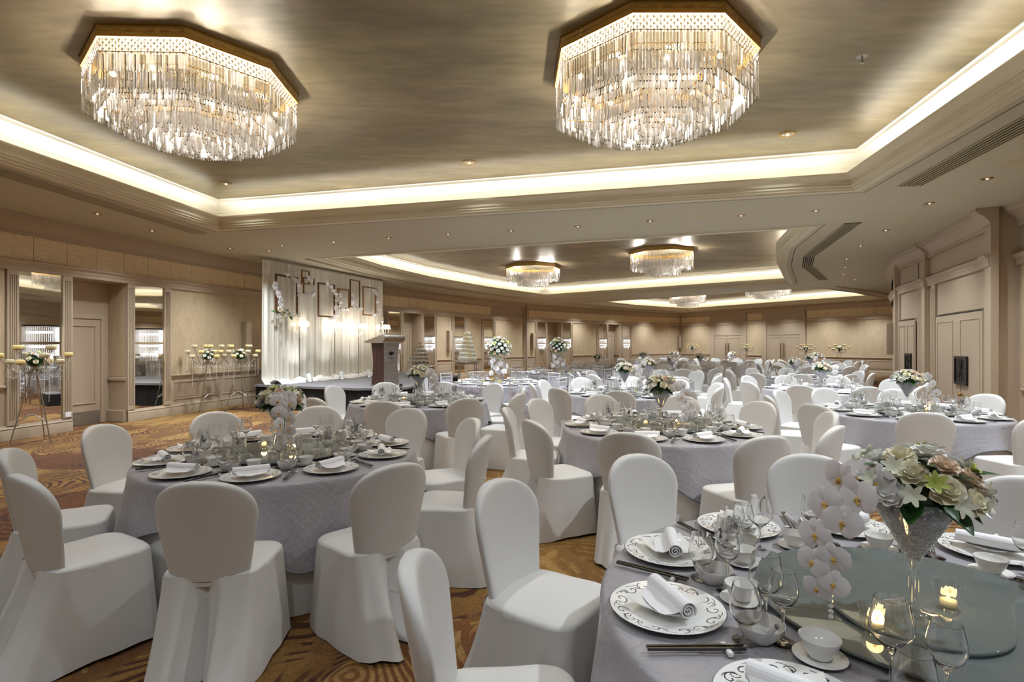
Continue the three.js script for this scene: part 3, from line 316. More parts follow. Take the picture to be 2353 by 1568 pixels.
// rings: [apothem, height of the top row's centre, rows]
const RINGS = [[0.845, -0.305, 2], [0.755, -0.362, 2], [0.665, -0.372, 2], [0.575, -0.392, 2], [0.5, -0.408, 3], [0.41, -0.413, 3], [0.32, -0.522, 2], [0.22, -0.525, 2], [0.11, -0.527, 2]];
function chandelier(label, X, Z, turn, near) {
  const t = thing('crystal_chandelier', label, 'chandelier', P(X, HU, Z), turn * DEG);
  reseed(Math.round(X * 100) + 991);
  const band = obj('brass_band', flat8(octBand(0.86, 0.862, -0.1, 0)), M.darkBrass, t);
  obj('band_trim', merge(flat8(octBand(0.872, 0.872, -0.014, 0)), flat8(octBand(0.872, 0.872, -0.1, -0.088)), flat8(octBand(0.872, 0.872, -0.06, -0.056))), M.brass, band); obj('ceiling_plate', at(new THREE.CylinderGeometry(0.94, 0.94, 0.006, 8).rotateY(Math.PI / 8), 0, -0.004, 0), M.plate, t);
  if (near) for (let f = 0; f < 8; f++) for (let k = 0; k < 5; k++) { // gilt rosettes and sprigs on each face of the band
    const orn = k % 2 ? merge(new THREE.TorusGeometry(0.017, 0.002, 5, 16), ...[0, 1, 2, 3].map((q) => at(box(0.03, 0.003, 0.003), 0, 0, 0, 0, 0, q * Math.PI / 4))) : merge(box(0.1, 0.0025, 0.003), ...[-3, -2, -1, 0, 1, 2, 3].map((q) => at(new THREE.TorusGeometry(0.007 - Math.abs(q) * 0.001, 0.0016, 4, 8), q * 0.0135, 0, 0)), ...[-2, 2].map((q) => at(box(0.02, 0.003, 0.003), q * 0.01, 0, 0, 0, 0, q * 0.5)));
    const m = obj(k % 2 ? 'rosette' : 'sprig', orn, M.gilt, band), a = f * Math.PI / 4, s = (k - 2) * 0.14; m.position.set(Math.cos(a) * 0.862 - Math.sin(a) * s, -0.05, Math.sin(a) * 0.862 + Math.cos(a) * s); m.rotation.y = Math.PI / 2 - a; }
  // frame: brass rails under each ring, radial bars at the corners
  const rails = RINGS.map(([ap, y]) => flat8(octBand(ap, ap, y + 0.083, y + 0.091))); obj('ring_rail', rails, M.brass, t);
  for (let k = 0; k < 8; k++) { const a = (k + 0.5) * Math.PI / 4; obj('frame_bar', merge(bar([Math.cos(a) * 0.9, -0.22, Math.sin(a) * 0.9], [Math.cos(a) * 0.1, -0.44, Math.sin(a) * 0.1], 0.005, 5), bar([Math.cos(a) * 0.8, -0.45, Math.sin(a) * 0.8], [Math.cos(a) * 0.1, -0.6, Math.sin(a) * 0.1], 0.004, 5)), M.brass, t); }
  // crystals
  const prisms = [], octas = [], front = [];
  const step = near ? 0.0262 : 0.04;
  RINGS.forEach(([ap, y0, rows], ri) => { const per = 8 * 2 * ap * Math.tan(Math.PI / 8), n = Math.max(8, Math.round(per / step)); for (let i = 0; i < n; i++) { const [x, z, a] = octPoint(ap, i / n); const face = Math.PI / 2 - a;
    for (let r = 0; r < rows; r++) { const m = M4(x, y0 - r * 0.145 * (ri ? 0.72 : 1), z, face + rr(-0.25, 0.25), [near ? 1.22 : 1.7, ri ? 0.75 : 1, 1], rr(-0.03, 0.03), rr(-0.02, 0.02)); const wz = Math.sin(turn * DEG) * -x + Math.cos(turn * DEG) * z; (near && ri === 0 && wz > 0.3 ? front : prisms).push(m); }
    if (ri === 0) for (let r = 0; r < 5; r++) octas.push(M4(x, -0.118 - r * 0.026, z, face + rr(-0.3, 0.3), near ? 1 : 1.4)); } });
  const own = front.splice(0, 280); prisms.push(...front);
  for (const m of own) { const c = obj('crystal_prism', prismGeo, rnd() < 0.6 ? M.cut : M.crystal, t); c.applyMatrix4(m); }
  stuff('crystal_prisms', prismGeo, M.crystal, prisms.filter((_, i) => hash2(i, 3) > 0.5), t); stuff('cut_prisms', prismGeo, M.cut, prisms.filter((_, i) => hash2(i, 3) <= 0.5), t); stuff('crystal_beads', octaGeo, M.crystal, octas.filter((_, i) => !near || i % 2), t); if (near) stuff('cut_beads', octaGeo, M.cut, octas.filter((_, i) => i % 2 === 0), t);
  // bulbs with their lamps
  const nb = near ? 16 : 3, lampE = near ? CHANDELIER : CHANDELIER * 3.5;
  for (let k = 0; k < nb; k++) { const ring = k < nb * 0.6 ? 0.71 : 0.365, a = k / (k < nb * 0.6 ? Math.ceil(nb * 0.6) : nb - Math.ceil(nb * 0.6)) * TAU + 0.3, y = ring > 0.5 ? -0.28 : -0.37; const x = Math.cos(a) * ring, z = Math.sin(a) * ring; const b = obj('bulb', new THREE.SphereGeometry(0.024, 10, 8), M.bulb, t); b.position.set(x, y, z); const l = new THREE.PointLight(WARM, lampE, 0, 2); l.name = 'bulb_lamp'; l.castShadow = true; l.position.set(x, y, z); l.shadow.radius = 1; t.add(l); }
}
chandelier('big crystal chandelier in the near coffer on the stage side', -3.115, 5.375, 2, true);
chandelier('big crystal chandelier in the near coffer on the service door side', 1.285, 5.05, 0, true);
chandelier('crystal chandelier in the middle coffer nearer the stage', 0.72, 18.6, -20, false);
chandelier('crystal chandelier in the middle coffer nearer the service doors', 4.3, 15.6, -20, false);
chandelier('crystal chandelier in the far coffer nearer the mirrored wall', 9.23, 28.6, -40, false);
chandelier('crystal chandelier in the far coffer nearer the double doors', 11.2, 23.8, -40, false);

// ================================================================== CRYSTAL WALL SCONCES on the mirrors
const rodGeo = (() => { const g = new THREE.CylinderGeometry(0.0075, 0.0075, 1, 6); return g; })();
function sconce(path, s, label) {
  const q = onWall(path, s, 0.02, 0), t = thing('crystal_sconce', label, 'sconce', q.pos, q.turn, 'crystal wall lights on the mirrors');
  const half = (r, y, h) => { const g = new THREE.CylinderGeometry(r, r, h, 20, 1, false, -Math.PI / 2, Math.PI); return g.translate(0, y, 0); };
  obj('top_plate', half(0.245, 1.85, 0.025), M.bronze, t); obj('rod_rail', merge(half(0.235, 1.5, 0.008), half(0.15, 1.27, 0.008)), M.steel, t);
  const rows = [[0.235, 1.705, 0.25, 26], [0.235, 1.44, 0.2, 26], [0.15, 1.3, 0.2, 16]], mats = [];
  for (const [r, y, h, n] of rows) for (let i = 0; i <= n; i++) { const a = i / n * Math.PI; mats.push(M4(Math.cos(a) * r, y, Math.sin(a) * r, 0, [1, h, 1])); }
  stuff('glass_rods', rodGeo, M.bead, mats, t);
  for (const [y, r] of [[1.74, 0.1], [1.5, 0.1], [1.33, 0.06]]) { const b = obj('lamp_tube', at(new THREE.CapsuleGeometry(0.018, r * 2, 4, 8), 0, y, 0.1, 0, 0, Math.PI / 2), M.cool, t); const l = new THREE.PointLight(COOL, SCONCE, 0, 2); l.name = 'sconce_lamp'; l.castShadow = true; l.position.set(0, y, 0.1); t.add(l); }
}
const scL = ['behind the candle stand nearest the camera', 'on the mirror beside the pair of candle stands', 'on the mirror half hidden by the lectern', 'on the mirror behind the champagne tower', 'on the mirror behind the wedding cake', 'on the mirror behind the nearer tall bouquet', 'on the first mirror past the partition edge', 'on the mirror behind the farther tall bouquet', 'on the second mirror from the far corner', 'on the mirror closest to the far corner'];
mirrors.forEach(([a, b], i) => sconce(leftPath, (a + b) / 2, 'crystal rod wall sconce ' + scL[i]));
// tall fabric wall boxes
for (const [path, s, l] of [[leftPath, 18.15, 'beside the stage drape'], [leftPath, 28.6, 'between the champagne tower and the cake'], [leftPath, 35.48, 'just past the partition edge'], [leftPath, 48.85, 'in the far corner of the room'], [rightPath, 13.0, 'on the end of the curved service wall']]) { const q = onWall(path, s, 0.0, 0), t = thing('wall_speaker', 'tall narrow taupe wall speaker box ' + l, 'speaker', q.pos, q.turn); obj('cabinet', rbox(0.2, 0.86, 0.14, 0.01, 0, 1.68, 0.09), M.greyFab, t); obj('front_grille', rbox(0.17, 0.84, 0.02, 0.006, 0, 1.68, 0.165), M.trim, t); }
{ const q = onWall(leftPath, 13.715, 0.05, 0), t = thing('power_socket', 'white double power socket low on the pilaster beside the recess', 'socket', q.pos, q.turn); obj('socket_plate', rbox(0.1, 0.09, 0.012, 0.004, 0, 0.3, 0.0), M.white, t); }

// ================================================================== FLOWERS (shared shapes)
const petal = (w, l, cup, curl, n = 4) => surf((u, v) => { const a = (u - 0.5) * 2, ww = w * Math.pow(Math.sin(Math.PI * Math.min(0.97, 0.12 + v * 0.8)), 0.7); return [a * ww, v * l * (1 - 0.25 * cup * v) , cup * l * v * v * 0.6 + curl * Math.pow(v, 4) * l * -0.6 + a * a * ww * 0.5 * cup]; }, n, n + 1);
function roseGeo(lod) { // cupped petals in five widening whorls, about one unit in radius
  const parts = [], N = lod ? 3 : 7, whorls = lod ? [[3, 6, 0.62, 0.5], [4, 30, 0.8, 0.8], [5, 58, 0.95, 1]] : [[3, 2, 0.5, 0.3], [3, 10, 0.62, 0.45], [4, 24, 0.76, 0.66], [5, 42, 0.9, 0.85], [5, 62, 1.0, 1], [4, 80, 1.0, 1]];
  whorls.forEach(([n, tilt, h, wd], li) => { for (let k = 0; k < n; k++) { const ph = k * 1.7 + li, R = 0.2 + 0.42 * wd; parts.push(surf((u, v) => { const a = (u - 0.5) * 2, wv = Math.pow(v, 0.55) * (1 - 0.55 * Math.pow(Math.max(0, v - 0.55) / 0.45, 2.5)), fi = a * wv * 1.15, tip = Math.pow(Math.max(0, v - 0.7) / 0.3, 2); return [R * Math.sin(fi), v * h - 0.1 * tip * wd * h + 0.03 * a * Math.sin(ph) * v, R * (Math.cos(fi) - 1) + 0.28 * wd * Math.sin(v * 2.6) + tip * wd * (0.16 + 0.08 * Math.sin(ph + a * 2)) + 0.05 * wd]; }, N, N).rotateX(tilt * DEG).rotateY(k / n * TAU + li * 0.9)); } });
  return merge(parts).translate(0, -0.1, 0);
}
const ROSE = [roseGeo(0), roseGeo(1)];
const lilyGeo = (() => { const p = []; for (let k = 0; k < 6; k++) p.push(petal(0.21, 1, 0.25, 0.35, 6).rotateX(-0.95).rotateY(k / 6 * TAU)); p.push(cyl(0.02, 0.02, 0.4, 5, 0, 0.2, 0)); return merge(p); })();
const leafGeo = surf((u, v) => { const a = (u - 0.5) * 2, w = 0.24 * Math.pow(Math.sin(Math.PI * Math.min(0.995, v * 0.97 + 0.02)), 0.8); return [a * w, -0.25 * v * v + Math.abs(a) * w * 0.35, v]; }, 4, 7);
// an orchid faces +z; about 1 unit across
const orchidGeo = (() => { const p = []; const pet = (w, l) => surf((u, v) => { const a = (u - 0.5) * 2, ww = w * Math.pow(Math.sin(Math.PI * Math.min(0.985, 0.06 + v * 0.9)), 0.62); return [a * ww, v * l, 0.06 * Math.sin(v * 3) - a * a * 0.05]; }, 5, 6); for (const a of [90, -90]) p.push(pet(0.37, 0.54).rotateZ(a * DEG * 0.92)); for (const a of [0, 140, -140]) p.push(pet(0.2, 0.5).rotateZ(a * DEG).translate(0, 0, -0.03)); return merge(p); })();
const lipGeo = merge(at(new THREE.SphereGeometry(0.09, 8, 6), 0, -0.03, 0.06), at(new THREE.ConeGeometry(0.09, 0.2, 6), 0, -0.14, 0.08, 0, 0.5), at(new THREE.SphereGeometry(0.05, 6, 5), 0.08, -0.06, 0.06), at(new THREE.SphereGeometry(0.05, 6, 5), -0.08, -0.06, 0.06));
const face = (m, dir, roll = 0) => { m.quaternion.setFromUnitVectors(new THREE.Vector3(0, 1, 0), dir.clone().normalize()); m.rotateY(roll); return m; };
const faceZ = (m, dir, roll = 0) => { m.quaternion.setFromUnitVectors(new THREE.Vector3(0, 0, 1), dir.clone().normalize()); m.rotateZ(roll); return m; };
// a dome of roses, small lilies and leaves, in the parent's own axes, middle at (0, y, 0)
function dome(par, y, R, o) {
  const { n = 12, lod = 0, flat: fl = 0.6, low = 0.05, lilies = 8, leaves = 12, mats = [M.rose, M.roseCream, M.rose, M.rosePeach, M.rose], rs = 0.24 } = o;
  obj('foliage_core', at(new THREE.IcosahedronGeometry(R * 0.64, 1).scale(1, fl * 1.05, 1), 0, y + R * 0.12 * fl, 0), M.leafB, par);
  for (let i = 0; i < n; i++) { const f = (i + 0.5) / n, h = low + (1 - low) * (1 - f), a = i * 2.39996 + 0.4, rad = Math.sqrt(Math.max(0, 1 - h * h)), d = new THREE.Vector3(Math.cos(a) * rad, h, Math.sin(a) * rad), m = obj('rose', ROSE[lod], mats[i % mats.length], par); m.position.set(d.x * R * 0.84, y + d.y * R * fl * 0.95, d.z * R * 0.84); face(m, new THREE.Vector3(d.x, d.y + 0.45, d.z), rr(0, 6)); m.scale.setScalar(R * rs * rr(0.85, 1.12)); }
  for (let i = 0; i < lilies; i++) { const a = i * 2.39996 * 1.7 + 1, h = rr(Math.max(low, 0.05), 0.95), rad = Math.sqrt(1 - h * h), d = new THREE.Vector3(Math.cos(a) * rad, h, Math.sin(a) * rad), m = obj('small_lily', lilyGeo, i % 4 === 3 ? M.lime : M.lily, par); m.position.set(d.x * R * 0.93, y + d.y * R * fl * 1.02, d.z * R * 0.93); face(m, d, rr(0, 6)); m.scale.setScalar(R * rr(0.17, 0.23)); }
  for (let i = 0; i < leaves; i++) { const a = i / leaves * TAU + rr(-0.2, 0.2), up = i % 3 === 0, m = obj('leaf', leafGeo, i % 2 ? M.leafA : M.leafB, par), h = up ? rr(0.25, 0.8) : 0; const rad = up ? Math.sqrt(1 - h * h) * 0.6 : 0.42; m.position.set(Math.cos(a) * R * rad, y + h * R * fl * 0.95 + (up ? 0 : low < 0 ? -R * 0.2 : -0.005), Math.sin(a) * R * rad); m.rotation.set(0, Math.PI / 2 - a, 0); m.rotateX(up ? -0.5 : 0.12 * rr(-1, 1.5)); m.scale.setScalar(R * rr(0.5, 0.72) * (up ? 0.75 : 1)); }
}
// orchids along a curve of points; flowers face mostly outward along dir
function orchidSpray(par, pts, n, size, dir) {
  const c = new THREE.CatmullRomCurve3(pts.map((p) => new THREE.Vector3(...p)));
  obj('orchid_stem', new THREE.TubeGeometry(c, 24, size * 0.028, 5), M.stem, par);
  for (let i = 0; i < n; i++) { const t = 0.06 + 0.94 * i / Math.max(1, n - 1), p = c.getPoint(Math.min(1, t)), m = obj('orchid_bloom', orchidGeo, M.orchid, par); const k = size * (1.1 - 0.42 * t); const side = i % 2 ? 1 : -1; m.position.copy(p).add(new THREE.Vector3(dir.z * side * k * 0.32, rr(-0.1, 0.1) * k, -dir.x * side * k * 0.32)).addScaledVector(dir, k * 0.12); faceZ(m, dir.clone().add(new THREE.Vector3(rr(-0.45, 0.45), rr(-0.35, 0.25), rr(-0.45, 0.45))), rr(-0.5, 0.5)); m.scale.setScalar(k); obj('orchid_lip', lipGeo, M.lip, m).scale.setScalar(0.66); }
}

// ================================================================== STAGE
const SH = 0.57;
{ const pts = [[-6.2, 13.05], [-3.4, 11.9], [-2.35, 12.25], [-1.65, 16.9], [-4.6, 19.3], [-5.2, 18.0]]; // clockwise
  const t = thing('stage', 'low black-skirted stage with grey carpet deck before the draped backdrop', 'stage', [0, 0, 0]);
  obj('deck', flat(planShape([[-6.2, 13.05], [-5.2, 18.0], [-4.6, 19.3], [-1.65, 16.9], [-2.35, 12.25], [-3.4, 11.9]]), SH - 0.05, 0.05), M.deck, t);
  const q = [[-6.17, 13.09], [-5.17, 18.0], [-4.6, 19.25], [-1.69, 16.9], [-2.38, 12.29], [-3.4, 11.94]]; for (let i = 0; i < q.length; i++) { const a = q[i], b = q[(i + 1) % q.length], L = Math.hypot(b[0] - a[0], b[1] - a[1]); const g = surf((u, v) => { const w = 0.008 * Math.sin(u * L * 40) + 0.005 * Math.sin(u * L * 23 + 1); return [(u - 0.5) * L, (1 - v) * (SH - 0.05) + 0.002, w]; }, Math.ceil(L * 20), 2); const m = obj('skirt', g, M.black, t); m.position.copy(P((a[0] + b[0]) / 2, 0, (a[1] + b[1]) / 2)); m.rotation.y = Math.atan2(b[1] - a[1], b[0] - a[0]); }
  const st = thing('stage_step', 'grey carpeted step unit at the front corner of the stage', 'step', P(-2.75, 0, 11.83), 0.28); obj('tread', rbox(0.75, 0.03, 0.3, 0.008, 0, 0.3, 0), M.deck, st); obj('riser_box', box(0.73, 0.285, 0.28, 0, 0.1425, 0), M.black, st); }
// drape, hung from a rail under the ceiling
const DA = [-5.95, 13.0], DB = [-4.3, 17.5], DL = Math.hypot(DB[0] - DA[0], DB[1] - DA[1]), DT = Math.atan2(DB[1] - DA[1], DB[0] - DA[0]);
const onDrape = (s, y, d = 0) => { const tx = Math.cos(DT), tz = Math.sin(DT); return P(DA[0] + tx * s + tz * d, y, DA[1] + tz * s - tx * d); };
{ const t = thing('stage_drape', 'pleated cream voile backdrop drape hanging behind the stage', 'drape', onDrape(0, SH, 0), DT);
  const L = DL + 0.25, H = 3.0; reseed(5); const ph = Array.from({ length: 5 }, () => rr(0, 6));
  obj('voile', surf((u, v) => { const x = u * L - 0.02, y = H * (1 - v); const a = 0.5 + 0.5 * Math.sin(x * 2.1 + ph[0]); let z = 0.028 * Math.sin(x * 31 + 2.2 * Math.sin(x * 3.1 + ph[1]) + 0.5 * v) + 0.014 * Math.sin(x * 57 + ph[2] + 1.5 * Math.sin(x * 7)) + 0.02 * a * Math.sin(x * 13 + ph[3] + v * 1.5) * v; z *= 0.75 + 0.4 * v; if (v > 0.97) z += (v - 0.97) * 3.5; return [x, y, z]; }, 620, 26), M.drape, t);
  obj('hanging_rail', bar([-0.05, H + 0.015, 0], [L + 0.05, H + 0.015, 0], 0.02, 8), M.steel, t);
  for (const x of [0.1, L / 2, L - 0.1]) obj('rail_hanger', bar([x, H, 0], [x, HC - SH, 0], 0.006, 6), M.steel, t); }
{ reseed(31); const t = thing('fabric_ruffle', 'crumpled white fabric heaped along the foot of the drape', 'fabric', onDrape(0.1, SH, 0.16), DT); obj('ruffle', surf((u, v) => { const x = u * 4.5, a = v * Math.PI, r = 0.1 + 0.03 * Math.sin(x * 9) + 0.025 * Math.sin(x * 23 + 2) + 0.03 * fbm(x * 5, v * 4, 1, 3); return [x, Math.max(0, Math.sin(a)) * r * (0.8 + 0.5 * fbm(x * 8, v * 3, 4, 2)) + 0.002, 0.12 + Math.cos(a) * (r + 0.06) + 0.04 * Math.sin(x * 3)]; }, 260, 10), M.linen, t); }
// hanging picture frames with orchid garlands
const frames = [[0.24, 1.0, 2.29, 3.25, 0.05, M.frameDark, 'largest gilt frame on the drape with cream roses on its lower corner'], [1.07, 1.37, 3.08, 3.45, 0.035, M.frameWood, 'smallest upper gilt frame on the drape, overlapping a lower one'], [1.2, 1.62, 2.85, 3.28, 0.035, M.frameWood, 'small gilt frame on the drape tucked under the smallest one'], [1.76, 2.46, 2.27, 3.2, 0.045, M.frameDark, 'tall dark wooden frame in the middle of the drape'], [2.58, 3.12, 2.54, 3.12, 0.045, M.frameWood, 'squarish gilt frame on the drape hung by a ribbon'], [3.14, 3.62, 2.62, 3.44, 0.03, M.frameDark, 'slim brown frame hung high on the drape'], [3.76, 4.46, 2.41, 3.3, 0.04, M.frameWood, 'gilt frame closest to the lectern end of the drape']];
const garl = [[[[0.55, 3.28], [0.8, 3.2], [0.98, 3.05], [0.98, 2.75]], [[0.15, 3.0], [0.25, 2.8], [0.36, 2.65], [0.35, 2.42]]], [[[1.3, 3.25], [1.42, 3.2]]], [[[1.55, 3.05], [1.6, 2.95], [1.5, 2.85], [1.3, 2.86]]], [[[2.1, 3.2], [2.35, 3.05], [2.5, 2.85], [2.5, 2.75]], [[2.4, 2.6], [2.52, 2.5], [2.45, 2.32], [2.2, 2.22]]], [[[2.58, 2.9], [2.62, 2.7], [2.75, 2.58], [3.0, 2.54]]], [[[3.2, 3.0], [3.18, 2.78], [3.3, 2.65], [3.6, 2.62]]], [[[4.1, 3.22], [4.35, 3.2], [4.5, 3.05], [4.48, 2.85]], [[4.55, 2.7], [4.45, 2.5], [4.2, 2.4]]]];
frames.forEach(([s0, s1, y0, y1, tk, mat, label], i) => {
  reseed(100 + i); const w = s1 - s0, h = y1 - y0, d = i === 1 ? 0.2 : 0.14, t = thing('picture_frame', label, 'frame', onDrape((s0 + s1) / 2, (y0 + y1) / 2, d), DT);
  obj('frame_rail', merge(rbox(w, tk, 0.035, 0.008, 0, h / 2 - tk / 2, 0), rbox(w, tk, 0.035, 0.008, 0, -h / 2 + tk / 2, 0), rbox(tk, h, 0.035, 0.008, -w / 2 + tk / 2, 0, 0), rbox(tk, h, 0.035, 0.008, w / 2 - tk / 2, 0, 0)), mat, t);
  obj('hanging_ribbon', merge(bar([-w * 0.3, h / 2, 0], [0, 3.57 - (y0 + y1) / 2, -d], 0.004, 4), bar([w * 0.3, h / 2, 0], [0, 3.57 - (y0 + y1) / 2, -d], 0.004, 4)), M.linen, t);
  garl[i].forEach((g, k) => { const f = thing('orchid_garland', ['trailing white orchid garland', 'second white orchid garland'][k] + ' on the ' + label.replace(/ on the drape.*| hung.*| closest.*| in the middle.*/, '') + [' with roses', ' topmost', ' below it', ' of dark wood', ' with ribbon', ' slim and high', ' nearest the lectern'][i], 'garland', onDrape(0, 0, d + 0.04), DT); const n = Math.max(4, Math.round(g.length * 4.5)); const c = new THREE.CatmullRomCurve3(g.length > 2 ? g.map(([s, y]) => new THREE.Vector3(s, y, 0)) : [new THREE.Vector3(g[0][0], g[0][1], 0), new THREE.Vector3(g[1][0], g[1][1], 0)]); for (let q = 0; q < n; q++) { const p = c.getPoint(q / (n - 1)), b = obj('orchid_bloom', orchidGeo, M.orchid, f); b.position.set(p.x + rr(-0.04, 0.04), p.y + rr(-0.03, 0.03), rr(0, 0.03)); faceZ(b, new THREE.Vector3(rr(-0.5, 0.5), rr(-0.4, 0.4), 1), rr(-1, 1)); b.scale.setScalar(rr(0.095, 0.12)); } obj('garland_stem', new THREE.TubeGeometry(c, 12, 0.006, 4), M.stem, f); });
});
{ reseed(77); const f = thing('rose_spray', 'cream rose spray on the lower corner of the largest frame', 'flowers', onDrape(0.5, 2.3, 0.2), DT); for (let i = 0; i < 13; i++) { const m = obj('rose', ROSE[1], i % 3 ? M.roseCream : M.rose, f); m.position.set(-0.28 + 0.6 * (i / 12) + rr(-0.03, 0.03), rr(-0.09, 0.1) * (1 - i / 16), rr(0, 0.06)); face(m, new THREE.Vector3(rr(-0.4, 0.4), rr(-0.2, 0.5), 1), 0); m.scale.setScalar(0.062); } for (let i = 0; i < 9; i++) { const m = obj('leaf', leafGeo, M.leafA, f); m.position.set(rr(-0.3, 0.3), rr(-0.05, 0.05), 0); m.rotation.set(rr(-1.2, 1.2), rr(0, 6), 0); m.scale.setScalar(0.15); } }
// standing crystal candelabra lamps with lit shades
function lampStand(X, Z, label, turn) {
  const t = thing('candelabra_lamp', label, 'lamp', P(X, SH, Z), turn, 'standing crystal lamps on the stage');
  obj('pole', merge(cyl(0.014, 0.016, 1.42, 10, 0, 0.75, 0), lathe([[0.001, 0.02], [0.03, 0.03], [0.02, 0.07], [0.014, 0.1]], 12)), M.steel, t);
  for (let k = 0; k < 3; k++) obj('scroll_foot', tube([[0, 0.1, 0], [0.06, 0.13, 0], [0.15, 0.09, 0], [0.2, 0.02, 0], [0.235, 0.03, 0], [0.225, 0.06, 0], [0.2, 0.05, 0]], 0.007, 24, 6).rotateY(k * TAU / 3), M.steel, t);
  obj('finial', merge(lathe([[0.001, 1.7], [0.02, 1.69], [0.055, 1.67], [0.03, 1.655], [0.012, 1.62], [0.012, 1.45]], 12), tube([[0, 1.7, 0], [0.03, 1.75, 0], [0, 1.79, 0], [-0.03, 1.75, 0], [0, 1.73, 0]], 0.005, 20, 5)), M.bead, t);
  for (let k = 0; k < 5; k++) { const a = k / 5 * TAU, x = Math.cos(a), z = Math.sin(a), arm = obj('arm', tube([[0, 1.36, 0], [x * 0.08, 1.3, z * 0.08], [x * 0.17, 1.34, z * 0.17], [x * 0.18, 1.42, z * 0.18]], 0.006, 14, 5), M.bead, t);
    const sh = obj('lamp_shade', at(lathe([[0.062, 0], [0.066, 0.02], [0.05, 0.09], [0.034, 0.135]], 18), x * 0.18, 1.43, z * 0.18), M.shade, t); const b = obj('bulb', at(new THREE.SphereGeometry(0.018, 8, 6), x * 0.18, 1.48, z * 0.18), M.bulb, t); const l = new THREE.PointLight(WARM, SHADE, 0, 2); l.name = 'shade_lamp'; l.castShadow = true; l.position.set(x * 0.18, 1.48, z * 0.18); t.add(l);
    const drops = []; for (let j = 0; j < 7; j++) drops.push(at(octaGeo.clone(), x * 0.18, 1.4 - j * 0.034, z * 0.18)); for (let j = 0; j < 6; j++) { const u = j / 5; drops.push(at(octaGeo.clone(), x * 0.18 * u, 1.32 - 0.1 * Math.sin(u * Math.PI), z * 0.18 * u)); } for (let j = 0; j < 5; j++) drops.push(at(octaGeo.clone(), x * 0.06, 1.28 - j * 0.032, z * 0.06)); const dm = obj('crystal_drops', drops, M.bead, t); dm.userData.kind = 'stuff'; }
}
lampStand(-5.5, 14.08, 'standing crystal lamp under the frame with cream roses', 0.2); lampStand(-4.92, 15.1, 'standing crystal lamp under the dark wooden frame', 0.55); lampStand(-4.5, 15.95, 'standing crystal lamp third along the drape', 0.1); lampStand(-4.02, 16.9, 'standing crystal lamp half hidden behind the lectern', 0.4);
// small floor uplights
function uplight(X, Z, label, turn) { const t = thing('uplight', label, 'uplight', P(X, SH, Z), turn); obj('yoke', tube([[-0.07, 0.1, 0], [-0.07, 0.01, 0], [0.07, 0.01, 0], [0.07, 0.1, 0]], 0.006, 20, 5), M.black, t); obj('can', at(lathe([[0.04, -0.1], [0.055, -0.02], [0.062, 0.08], [0.066, 0.1]], 16), 0, 0.12, 0, 0, -0.42), M.white, t); obj('lens', at(cyl(0.058, 0.058, 0.01, 16, 0, 0.09, 0), 0, 0.12, 0, 0, -0.42), M.cool, t); const l = new THREE.SpotLight(COOL, UPLIGHT, 0, 50 * DEG, 0.9, 2); l.name = 'uplight_lamp'; l.castShadow = true; const d = new THREE.Vector3(0, Math.cos(0.42), -Math.sin(0.42)).applyAxisAngle(new THREE.Vector3(0, 1, 0), turn); l.position.copy(P(X, SH + 0.12, Z)).addScaledVector(d, 0.13); l.target.position.copy(l.position).add(d); scene.add(l, l.target); }
uplight(-5.1, 13.7, 'small white floor uplight beside the first crystal lamp', 0.9); uplight(-4.15, 15.75, 'small white floor uplight beside the third crystal lamp', 0.9); uplight(-4.6, 14.7, 'small white floor uplight between the first two crystal lamps', 0.9);
